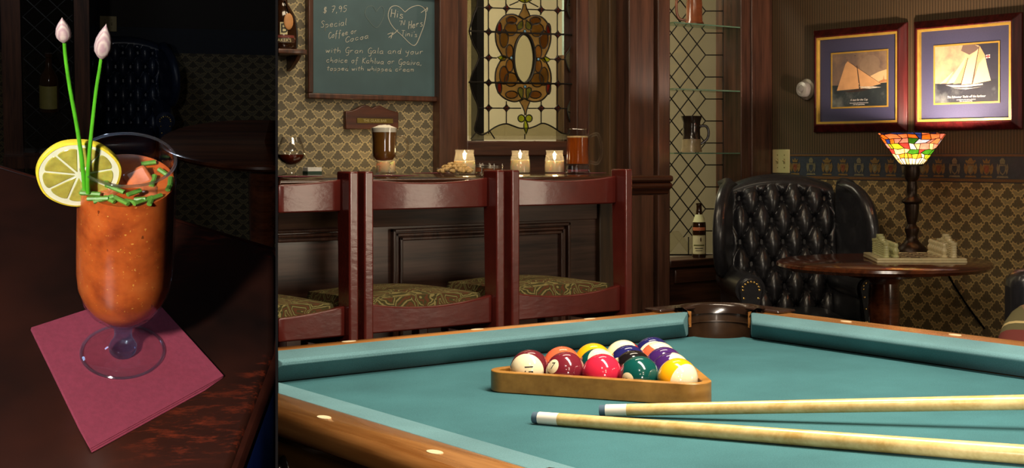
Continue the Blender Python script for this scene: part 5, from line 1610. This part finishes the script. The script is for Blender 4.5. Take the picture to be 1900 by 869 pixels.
for j in range(len(rows) - 1):
    i = 0
    while i < NC:
        w = 1 if (j in (0, 6) or rnd.random() < .6 or i == NC - 1) else 2
        a, b = gridp[j][i], gridp[j][(i + w) % NC]; c, d = gridp[j + 1][(i + w) % NC], gridp[j + 1][i]
        mid = [] if w == 1 else [gridp[j][(i + 1) % NC]]; mid2 = [] if w == 1 else [gridp[j + 1][(i + 1) % NC]]
        poly = [a] + mid + [b, c] + mid2 + [d]
        nm = {0: ['white', 'cream', 'white'], 1: ['amber', 'white', 'cream', 'lime'], 2: ['white', 'rose', 'pink', 'cream', 'green'], 3: ['white', 'rose', 'pink', 'lime', 'cream'], 4: ['green', 'blue', 'ice', 'peach', 'rose', 'pink', 'peach', 'amber'], 5: ['peach', 'blue', 'peach', 'pink', 'pink', 'amber', 'peach', 'green'], 6: ['violet', 'violet', 'blue', 'peach']}[j]
        cen = sum(poly, Vector()) / len(poly); inward = Vector((-cen.x, -cen.y, .03)).normalized() * .0022
        MB().prism(poly, inward).build('pane', LSG[rnd.choice(nm)], shade)
        for q in range(len(poly)):
            leadm.tube([poly[q], poly[(q + 1) % len(poly)]], .0019, 4)
        i += w
leadm.build('came', M_lead, shade, kind='stuff')
MB().ball((0, 0, zb_ + .045), .022, 14, 10, (1, 1, 1.2)).build('bulb', mat('lit_bulb', srgb(255, 230, 190), .5, vary=0, emit=(1, .8, .5, 1), estr=30), lt, True)
MB().lathe([(0, zb_ - .002), (.012, zb_ - .002), (.012, zb_ + .026), (0, zb_ + .026)], 12).build('socket', M_brass, lt, True)
lamp('lamp_shade_light', 'POINT', lb + Vector((0, 0, zb_ + .062)), 30, (1.0, 0.74, 0.48), .02)
lamp('lamp_shade_light', 'SPOT', lb + Vector((0, 0, zt_ - .014)), 32, (1.0, 0.74, 0.58), .015, lb + Vector((0, 0, 3)), None, math.radians(168), .15)  # added upward spot, not a second bulb; throws the glow on the pictures

# chess set
fl = at_depth(1627, 487, 5.29); fr_ = at_depth(1795, 487, 5.29)
S = (fr_ - fl).length
bc = (fl + fr_) / 2 + Fv * (S / 2); bc.z = ZTAB
cbm = Matrix(((Rv.x, Fv.x, 0, bc.x), (Rv.y, Fv.y, 0, bc.y), (0, 0, 1, bc.z), (0, 0, 0, 1)))
cbd = thing('chess_board', 'square pale onyx chess board on the round table below the lamp', 'chess board', mw=cbm)
MB().box(-S / 2, S / 2, -S / 2, S / 2, .0004, .009).build('lower_slab', M_onyx, cbd, bevel=.002)
MB().box(-S / 2 + .001, S / 2 - .001, -S / 2 + .001, S / 2 - .001, .009, .0185).build('upper_slab', M_onyx, cbd, bevel=.003)
sq = S * .86 / 8
a_, b_ = MB(), MB()
for i in range(8):
    for j in range(8):
        x, y = (i - 4) * sq, (j - 4) * sq
        if (i + j) % 2:
            a_.box(x + .0004, x + sq - .0004, y + .0004, y + sq - .0004, .0185, .0190)
a_.build('dark_squares', mat('grey_onyx', srgb(112, 92, 74), .25, coat=.3), cbd)
def piece(kind):
    ring = lambda r, z0, z1, n: sum([[(r, z0 + (z1 - z0) * (q + .08) / n), (r * .86, z0 + (z1 - z0) * (q + .5) / n), (r, z0 + (z1 - z0) * (q + .92) / n)] for q in range(n)], [])
    P = {'pawn': [(0, 0), (.0135, 0), (.0135, .006), (.0085, .010), (.0125, .020), (.0135, .026), (.009, .034), (.0075, .038), (.0105, .045), (.008, .053), (0, .056)],
         'rook': [(0, 0), (.0135, 0)] + ring(.0128, .002, .048, 5) + [(.0138, .050), (.0138, .057), (0, .057)],
         'knight': [(0, 0), (.0135, 0)] + ring(.0122, .002, .050, 6) + [(.0135, .052), (.0115, .060), (0, .061)],
         'bishop': [(0, 0), (.0135, 0)] + ring(.0118, .002, .054, 6) + [(.0125, .057), (.009, .066), (0, .069)],
         'queen': [(0, 0), (.0140, 0)] + ring(.0128, .002, .062, 7) + [(.0140, .066), (.0135, .074), (0, .076)],
         'king': [(0, 0), (.0140, 0)] + ring(.0128, .002, .066, 7) + [(.0145, .070), (.0145, .081), (0, .082)]}[kind]
    return MB().lathe(P, 12)
order = ['rook', 'knight', 'bishop', 'queen', 'king', 'bishop', 'knight', 'rook']
protos = {}
for s, m, side in ((-1, M_onyx_green, 'left'), (1, M_onyx, 'right')):
    for j in range(8):
        for kind, col in ((order[j], 4 - .5), ('pawn', 3 - .5)):
            key = (kind, side)
            if key not in protos:
                o = piece(kind).build('chess_' + kind, m, None, True, sharp=50); protos[key] = o
            else:
                o = protos[key].copy(); COL.objects.link(o); MADE.append((o, SIDE))
            o.matrix_world = cbm @ Matrix.Translation((s * col * sq, (j - 3.5) * sq, .0192))
            nth = ('nearest the front edge', 'second from the front', 'third from the front', 'fourth from the front', 'fourth from the back', 'third from the back', 'second from the back', 'farthest back, by the lamp')[j]
            tag(o, '%s onyx chess %s %s in the %s' % ('greenish' if s < 0 else 'cream', kind, nth, ('outer' if col > 3 else 'inner') + (' left row' if s < 0 else ' right row')), 'chess piece', 'greenish chess pieces left on the board' if s < 0 else 'cream chess pieces right on the board')

# ================================================================== THE DIVIDER between the two pictures
DIVL, DIVR = 511.0, 515.8
def dray(px): v = ray(px, YH); v.z = 0; return v
pl, pr_ = dray(DIVL), dray(DIVR)
mb = MB()
for zlo, zhi, t0, t1 in ((0.0, 2.9, .50, 9.0),):
    mb.hexa([EYE * 0 + pl * t0 + Uv * zlo, pr_ * t0 + Uv * zlo, pr_ * t1 + Uv * zlo, pl * t1 + Uv * zlo], [pl * t0 + Uv * zhi, pr_ * t0 + Uv * zhi, pr_ * t1 + Uv * zhi, pl * t1 + Uv * zhi])
struct(mb.build('divider_panel', M_black))  # black partition between the two sets; also stops light crossing over

# ================================================================== COCKTAIL PICTURE
SIDE = 'left'
def lpy(px, py, yl):
    """pixel -> point of the cocktail frame on its upright plane y = yl"""
    o = MLI @ EYE; d = (MLI.to_3x3() @ ray(px, py)); return o + d * ((yl - o.y) / d.y)
def mlt(v): return ML @ Matrix.Translation(v)
# the bar top
M_cock = NT('worn_bar_top')
_t = M_cock
f1 = _t.noise(5, 4, .6); f2 = _t.noise(150, 5, .75, stretch=(.30, 1, 1)); f3 = _t.noise(7, 3)
c1 = _t.ramp(f1, [(.35, srgb(18, 11, 9)), (.7, srgb(56, 26, 17))])
worn = _t.math('MULTIPLY_ADD', _t.xyz()[0], 7.0, .25, clamp=True)     # rubbed toward the drinkers' edge
sel = _t.math('MULTIPLY', _t.math('MULTIPLY', _t.math('SUBTRACT', f2, .50), 6.0, clamp=True), _t.math('MULTIPLY', _t.math('SUBTRACT', f3, .50), 6.0, clamp=True))
_t.l(_t.mix(_t.math('MULTIPLY', _t.math('MULTIPLY', sel, worn), .95), c1, srgb(168, 64, 34)), _t.b.inputs['Base Color'])
_t.b.inputs['Roughness'].default_value = .30; _t.b.inputs['Coat Weight'].default_value = .25; _t.b.inputs['Coat Roughness'].default_value = .2
_t.bump(f2, .06, .001)
M_cock = _t.m
c4 = [tb(-160, 256.5), tb(574, 479.5), tb(388, 990), tb(-160, 990)]
slab = thing('cocktail_bar_top', 'dark worn wooden bar top under the orange cocktail', 'counter', mw=ML)
MB().prism([Vector((p.x, p.y, -.036)) for p in c4], (0, 0, .036)).build('top_board', M_cock, slab, bevel=.006, segs=3)
# worn red edging along the far and right sides
M_edge = mat('worn_red_edge', srgb(52, 22, 14), .35, coat=.3, vary=.4, scale=40)
def edge_strip(a, b, name):
    d = (b - a).normalized(); n_ = Vector((0, 0, 1)); w = d.cross(n_)
    MB().tube([a - n_ * .010, b - n_ * .009], .007, 10).build(name, M_edge, slab, True)
edge_strip(c4[0], c4[1], 'edge_bead'); edge_strip(c4[1], c4[2], 'edge_bead')
MB().prism([Vector((p.x * .80 - .05, p.y * .8 - .06, -.50)) for p in c4], (0, 0, .465)).build('bar_body', M_black, slab)
# blue seat beyond the right edge
q = MLI @ (EYE + ray(505, 840) * 1.25)
bs = thing('blue_leather_seat', 'dark blue leather seat just past the right edge of the cocktail bar', 'chair', mw=mlt(q))
MB().box(-.055, .30, -.3, .3, -.10, .0).build('seat', mat('blue_seat_leather', srgb(44, 66, 120), .4, coat=.2), bs, bevel=.02, segs=4)

# napkin: burgundy, folded square, its corners where the picture has them
nq = [tb(57.5, 613), tb(167, 838), tb(415, 702), tb(271.5, 543)]
nm = thing('paper_napkin', 'folded burgundy paper napkin under the footed cocktail glass', 'napkin', mw=ML)
for lay, (z, sh) in enumerate(((.0003, .0012), (.0011, .0005), (.0019, 0))):
    pts = []
    cen = sum(nq, Vector()) / 4
    for i in range(4):
        a, b = nq[i], nq[(i + 1) % 4]
        for k in range(6):
            v = a + (b - a) * (k / 6)
            pts.append(Vector((v.x + sh * (1 if i == 1 else -.3), v.y - sh * (1.6 if i == 1 else .2), z)))
    MB().prism(pts, (0, 0, .0007)).build('ply', M_napkin, nm, bevel=.0003)

# footed glass, profile read off its silhouette
ZNAP = .0028
def zlevel(py, px=None):
    """height above the napkin of the axis point that shows at picture row py"""
    lo, hi = -.01, .4
    for _ in range(40):
        m = (lo + hi) / 2
        if project(ML @ Vector((0, 0, m)))[1] > py: lo = m
        else: hi = m
    return lo
def rad(hw, z):
    a = project(ML @ Vector((0, 0, z)))[0]; b = project(ML @ Vector((.05, 0, z)))[0]
    return hw * .05 / abs(b - a)
def GP(L): 
    out = []
    for hw, py in L:
        z = zlevel(py); out.append((rad(hw, z), z))
    return out
M_rim_glint = stain_glass('rim_glint_glass', srgb(226, 232, 240), .72, .0, 20)  # whitish milk in the glass stands in for bright glints along the rims
M_stemthin = thin_glass('stem_glass', (.99, .99, 1, 1), .05, 1.5, 1.0)
M_cglass = thin_glass('cocktail_thin_glass', (.995, .995, .995, 1), .03, 1.45, .9)
gl = thing('cocktail_glass', 'tall footed clear glass holding the orange cocktail, on a burgundy napkin', 'glass', mw=mlt(Vector((0, 0, 0))))
outer = GP([(30, 592), (47, 583), (66, 567), (79, 548), (87.5, 528), (90.5, 505), (91.3, 470), (91.8, 430), (92.2, 380), (92.6, 330), (93, 297)])
RT, ZT_ = outer[-1]
inner = [(r - .0022, z + (.004 if i < 3 else 0)) for i, (r, z) in enumerate(outer)]
bowl = [(0, outer[0][1] - .004)] + outer + [(RT - .0003, ZT_ + .0012), (RT - .0012, ZT_ + .0016), (RT - .0022, ZT_ + .0008)] + inner[::-1] + [(0, inner[0][1])]
MB().lathe(bowl, 64).build('bowl', M_cglass, gl, True, sharp=80)
MB().tube([((RT - .0011) * math.cos(a * PI / 48), (RT - .0011) * math.sin(a * PI / 48), ZT_ + .0006) for a in range(96)], .0010, 8, True).build('lip', M_rim_glint, gl, True)
z0 = outer[0][1]
st_ = GP([(30, 594), (20, 603), (16.5, 612), (16, 622), (18, 630), (23, 637), (26, 643), (25, 649), (22, 653)])
MB().lathe([(0, z0 - .002)] + st_ + [(.0, st_[-1][1])], 40).build('stem', stain_glass('stem_glint_glass', srgb(196, 214, 236), .80, .0, 20), gl, True, sharp=80)  # pale blue tint paints in the clear stem's blue and white highlights
rf = rad(76, 0)
MB().lathe([(0, ZNAP), (rf * .985, ZNAP), (rf, ZNAP + .001), (rf * .985, ZNAP + .0022), (rf * .7, ZNAP + .0035), (rf * .48, ZNAP + .0055), (rad(27, 0), ZNAP + .009), (rad(23, 0), st_[-1][1] + .001), (0, st_[-1][1] + .001)], 64).build('foot', M_cglass, gl, True, sharp=80)
MB().tube([(rf * .992 * math.cos(a * PI / 48), rf * .992 * math.sin(a * PI / 48), ZNAP + .0012) for a in range(96)], .0010, 8, True).build('foot_rim', M_rim_glint, gl, True)

# the drink
ZL = zlevel(337)
M_drink = NT('spiced_tomato_drink'); _t = M_drink
g1 = _t.noise(38, 4, .6); g2 = _t.noise(420, 2); g3 = _t.noise(150, 2)
c1 = _t.ramp(g1, [(.30, srgb(126, 48, 20)), (.55, srgb(190, 90, 36)), (.78, srgb(208, 112, 52))])
c1 = _t.mix(_t.math('MULTIPLY', _t.math('GREATER_THAN', g2, .70), .55), c1, srgb(240, 190, 90))
c1 = _t.mix(_t.math('MULTIPLY', _t.math('GREATER_THAN', g3, .72), .7), c1, srgb(70, 24, 10))
_t.l(c1, _t.b.inputs['Base Color']); _t.b.inputs['Roughness'].default_value = .3
_t.b.inputs['Subsurface Weight'].default_value = .25; _t.b.inputs['Subsurface Radius'].default_value = (1, .35, .1); _t.b.inputs['Subsurface Scale'].default_value = .006
M_drink = _t.m
li = [(r - .0012, z + .0015 * (i < 3)) for i, (r, z) in enumerate(outer) if z < ZL]
RL = RT - .0012
dr = MB().lathe([(0, li[0][1])] + li + [(RL, ZL + .0012), (RL - .0025, ZL), (RL * .5, ZL + .0005), (0, ZL)], 48).build('orange_drink', M_drink, None, True, sharp=60)
dr.matrix_world = ML; tag(dr, 'spiced orange-red drink with specks filling the footed glass', 'drink')
M_ice = mat('ice_in_drink', srgb(196, 108, 66), .05, coat=.9, vary=.3, scale=90)
rnd = random.Random(5)
for k, (x, y, s, h, lab_) in enumerate(((.008, .003, .0165, .0050, 'tallest wet ice cube standing proud in the middle of the drink'), (.013, -.010, .013, .002, 'ice cube low in the drink near the right of the glass'), (-.010, -.012, .013, .002, 'ice cube low in the drink by the chive stems'), (-.010, .014, .015, .002, 'ice cube behind the lemon wheel in the drink'))):
    o = MB().box(-s / 2, s / 2, -s / 2, s / 2, -s / 2, s / 2).build('ice_cube', M_ice, None, bevel=.003, segs=3)
    o.matrix_world = mlt(Vector((x, y, ZL + h - s * .5))) @ Matrix.Rotation(.5 + k, 4, 'Z') @ Matrix.Rotation(.35 - .2 * k, 4, 'X') @ Matrix.Rotation(.3 * (k - 1), 4, 'Y')
    tag(o, lab_, 'ice', 'ice cubes in the orange drink')
M_chop = mat('cut_chive', srgb(96, 146, 54), .4, coat=.3, vary=.3, scale=200)
pr0 = None
for k in range(26):
    a = -PI / 2 + rnd.uniform(-1.5, 1.5) if k < 17 else rnd.uniform(0, 2 * PI)
    r = RL * (rnd.uniform(.80, .93) if k < 17 else rnd.uniform(.3, .85))
    L_ = rnd.uniform(.0035, .0075)
    o = MB().tube([(-L_, 0, 0), (L_, 0, .0004)], .0017, 7, flat=.8).build('chive_piece', M_chop, None, True)
    o.matrix_world = mlt(Vector((r * math.cos(a), r * math.sin(a), ZL + .0016 + (.006 if k >= 22 else rnd.uniform(0, .001))))) @ Matrix.Rotation(a + PI / 2 + rnd.uniform(-.8, .8), 4, 'Z') @ Matrix.Rotation(rnd.uniform(-.2, .2), 4, 'Y')
    tag(o, 'short cut piece of green chive floating on the orange drink', 'chive', 'cut chives floating on the drink')

# lemon wheel on the rim
YLEM = -.010
lc = lpy(146, 321, YLEM)
RLm = rad(76, lc.z)
lm_ = thing('lemon_wheel', 'lemon wheel slotted on the left of the cocktail glass rim', 'lemon', mw=mlt(lc) @ Matrix.Rotation(.06, 4, 'Z') @ Matrix.Rotation(PI / 2, 4, 'X'))
M_zest = mat('lemon_zest', srgb(232, 206, 56), .4, coat=.2, vary=.1, scale=300, bump=.3)
M_pith = mat('lemon_pith', srgb(224, 222, 190), .6, vary=.06, scale=120)
M_pulp = mat('lemon_pulp', srgb(176, 164, 72), .12, coat=.6, vary=.22, scale=160, bump=.1)
M_pulp.node_tree.nodes['Principled BSDF'].inputs['Subsurface Weight'].default_value = .4
M_pulp.node_tree.nodes['Principled BSDF'].inputs['Subsurface Scale'].default_value = .004
th = .0026
def wob(a): return 1 + .012 * math.sin(3 * a + 1) + .008 * math.sin(7 * a)
mb = MB(); nn = 72; pf = [(.93, -th), (.985, -th * .8), (1.0, 0), (.985, th * .8), (.93, th)]
vs = []
for r, z in pf:
    vs += [(RLm * r * wob(2 * PI * i / nn) * math.cos(2 * PI * i / nn), RLm * r * wob(2 * PI * i / nn) * math.sin(2 * PI * i / nn), z) for i in range(nn)]
mb.add(vs, [(j * nn + i, j * nn + (i + 1) % nn, (j + 1) * nn + (i + 1) % nn, (j + 1) * nn + i) for j in range(4) for i in range(nn)])
mb.build('rind', M_zest, lm_, True)
MB().prism([(RLm * .945 * wob(2 * PI * i / nn) * math.cos(2 * PI * i / nn), RLm * .945 * wob(2 * PI * i / nn) * math.sin(2 * PI * i / nn), -th * .86) for i in range(nn)], (0, 0, th * 1.72)).build('pith', M_pith, lm_)
NSEG = 9
for s in range(NSEG):
    a0 = 2 * PI * s / NSEG + .20; a1 = a0 + 2 * PI / NSEG
    am = (a0 + a1) / 2; ha = (a1 - a0) / 2
    ptsx = [(RLm * .09, am)]
    R0 = RLm * (.83 + .015 * math.sin(s * 2.1))
    out = [(RLm * .06 * math.cos(am), RLm * .06 * math.sin(am))]
    for q in range(9):
        t_ = -1 + q / 4
        rr_ = R0 * (1 - .05 * t_ ** 4); aa = am + ha * .945 * t_
        out.append((rr_ * math.cos(aa), rr_ * math.sin(aa)))
    MB().prism([(x, y, -th * .98) for x, y in out], (0, 0, th * 1.96)).build('segment', M_pulp, lm_, bevel=.0007)

# chives: stem and bud
M_stem = mat('chive_stem', srgb(84, 176, 36), .35, coat=.3, vary=.2, scale=80)
M_bud = NT('chive_bud'); _t = M_bud
w1 = _t.n('ShaderNodeTexWave'); w1.inputs['Scale'].default_value = 220; w1.inputs['Distortion'].default_value = 3
_t.l(_t.coord(), w1.inputs[0])
zz = _t.xyz()[2]
c1 = _t.mix(_t.math('MULTIPLY', w1.outputs[1], .6), srgb(196, 176, 166), srgb(146, 98, 118))
_t.l(c1, _t.b.inputs['Base Color']); _t.b.inputs['Roughness'].default_value = .5; M_bud = _t.m
def chive(pix, bud_pix, hw, label, yl):
    pts = [lpy(x, y, yl + dy) for x, y, dy in pix]
    b = pts[0]
    t = thing('chive', label, 'chive', mw=mlt(b))
    pts = [p - b for p in pts]
    k = rad(1, pts[-1].z + b.z)
    path = catmull(pts, 6); n = len(path)
    MB().tube(path, [k * (4.4 - 1.1 * i / n) for i in range(n)], 10).build('stem', M_stem, t, True)
    a, c = [lpy(x, y, yl + pix[-1][2]) - b for x, y in bud_pix]
    ax = c - a; L = ax.length
    bd = MB().lathe([(k * 3.2, 0), (k * hw * .55, L * .08), (k * hw * .92, L * .22), (k * hw, L * .36), (k * hw * .90, L * .55), (k * hw * .62, L * .72), (k * hw * .30, L * .86), (k * 1.2, L * .95), (0, L)], 18).build('bud', M_bud, t, True)
    bd.location = a; bd.rotation_euler = ax.to_track_quat('Z', 'Y').to_euler()
    return t
chive([(157, 352, 0), (154, 318, 0), (150, 282, 0), (141, 225, 0), (130, 165, 0), (122, 110, 0), (119, 76, 0)], [(119, 79), (115, 32)], 14, 'left chive stem, topped with a small pink bud, standing in the cocktail', -.019)
chive([(163, 358, 0), (163, 325, 0), (166, 285, 0), (172, 225, 0), (179, 165, 0), (185, 128, 0), (188, 106, 0)], [(188, 109), (197, 44)], 16, 'right chive stem, topped with a larger pale bud, standing in the cocktail', -.019)

# ------------------------------------------------------------------ dim corner behind the cocktail
T2 = math.radians(14)
_d2 = ray(300, 200).normalized(); _v2 = (Uv - _d2 * Uv.dot(_d2)).normalized()
N2 = (Uv * math.cos(T2) - Vector((_d2.x, _d2.y, 0)).normalized() * math.sin(T2)).normalized()
G2 = (_d2 - N2 * _d2.dot(N2)).normalized(); H2 = G2.cross(N2).normalized()
R2 = Matrix(((H2.x, G2.x, N2.x), (H2.y, G2.y, N2.y), (H2.z, G2.z, N2.z)))
def M2(px, py, dist, localpt=(0, 0, 0), rot=0.0):
    r_ = R2 @ Matrix.Rotation(rot, 3, 'Z')
    P = EYE + ray(px, py) * dist - r_ @ Vector(localpt)
    m = r_.to_4x4(); m.translation = P; return m
wing_chair('blue-black tufted leather wing chair in the dark behind the cocktail', mw=M2(228, 80, 9.8, (0, .22, 1.01), .05), leather=M_leather_blue)
round_table('dark round table half seen in the gloom right of the cocktail', .42, mw=M2(490, 262, 5.9, (0, 0, .75)))
mw_ = M2(330, 60, 10.6)
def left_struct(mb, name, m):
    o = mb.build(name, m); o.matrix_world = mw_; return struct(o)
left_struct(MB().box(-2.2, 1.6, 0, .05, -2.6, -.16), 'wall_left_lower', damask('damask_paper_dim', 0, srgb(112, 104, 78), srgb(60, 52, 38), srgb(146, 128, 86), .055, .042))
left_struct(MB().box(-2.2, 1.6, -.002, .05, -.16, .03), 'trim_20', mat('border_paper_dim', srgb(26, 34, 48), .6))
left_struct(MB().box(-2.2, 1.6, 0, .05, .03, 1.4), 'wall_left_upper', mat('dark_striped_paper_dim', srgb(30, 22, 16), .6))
light_switch(M2(201, 44, 10.4), 'pale double light switch plate on the dark wall behind the cocktail', plane='y')
# window with a bottle at the far left
w0 = M2(90, 110, 8.0)
tw = struct_empty('window_3'); tw.matrix_world = w0
lw = MB()
for i in range(-6, 7):
    for s in (-1, 1):
        lw.tube([(-.13, -.002, i * .12), (.13, -.002, i * .12 + s * .26)], .004, 5)
MB().box(-.14, .14, 0, .006, -.55, .9).build('pane', thin_glass('dim_pane_glass', (.5, .5, .5, 1), .08, 1.6, 1.5), tw)
lw.build('came', M_lead, tw, kind='stuff')
MB().box(-.24, -.14, -.04, .05, -1.8, .9).build('window_frame', M_darkwood, tw); MB().box(.14, .22, -.04, .05, -1.8, .9).build('window_frame', M_darkwood, tw)
MB().box(-.24, .22, -.10, .05, -.62, -.55).build('window_sill', M_darkwood, tw)
bt = thing('labelled_bottle', 'dim bottle with a yellow label on the far sill, left of the chives', 'bottle', mw=M2(92, 206, 7.9))
MB().lathe([(0, 0), (.05, 0), (.05, .17), (.045, .20), (.018, .25), (.016, .31), (.02, .31), (.02, .33), (0, .33)], 20).build('glass', M_bottle, bt, True)
MB().lathe([(.051, .02), (.052, .02), (.052, .15), (.051, .15)], 12, (0, 0, 0), PI * 1.05, PI * 1.8).build('label', mat('yellow_label', srgb(120, 108, 50), .5), bt, True)
left_struct(MB().box(-2.2, 1.4, -6.6, .06, -2.25, -2.2), 'floor_left', M_black)

# ================================================================== trim everything to its own side of the divider
bpy.context.view_layer.update()
def clip(o, d, keep_right):
    n = Vector((d.y, -d.x, 0)).normalized()      # points to the right of the ray
    mw = o.matrix_world
    cs = [n.dot(mw @ Vector(c)) for c in o.bound_box]
    if keep_right and min(cs) >= -1e-5 or (not keep_right and max(cs) <= 1e-5):
        return True
    if (keep_right and max(cs) <= 0) or (not keep_right and min(cs) >= 0):
        return False
    if o.data.users > 1:
        o.data = o.data.copy()
    inv = mw.inverted()
    co = inv @ Vector((0, 0, CAMZ)); no = (mw.to_3x3().transposed() @ n).normalized()
    bm = bmesh.new(); bm.from_mesh(o.data)
    res = bmesh.ops.bisect_plane(bm, geom=bm.verts[:] + bm.edges[:] + bm.faces[:], plane_co=co, plane_no=no, clear_outer=not keep_right, clear_inner=keep_right, dist=1e-7)
    ed = [e for e in res['geom_cut'] if isinstance(e, bmesh.types.BMEdge)]
    if ed:
        try: bmesh.ops.holes_fill(bm, edges=ed, sides=0)
        except Exception: pass
    empty = len(bm.faces) == 0
    bm.to_mesh(o.data); bm.free()
    return not empty
for o, side in list(MADE):
    if o.type != 'MESH' or o.name == 'divider_panel':
        continue
    if not clip(o, pr_ if side == 'right' else pl, side == 'right'):
        bpy.data.objects.remove(o)
bpy.context.view_layer.update()
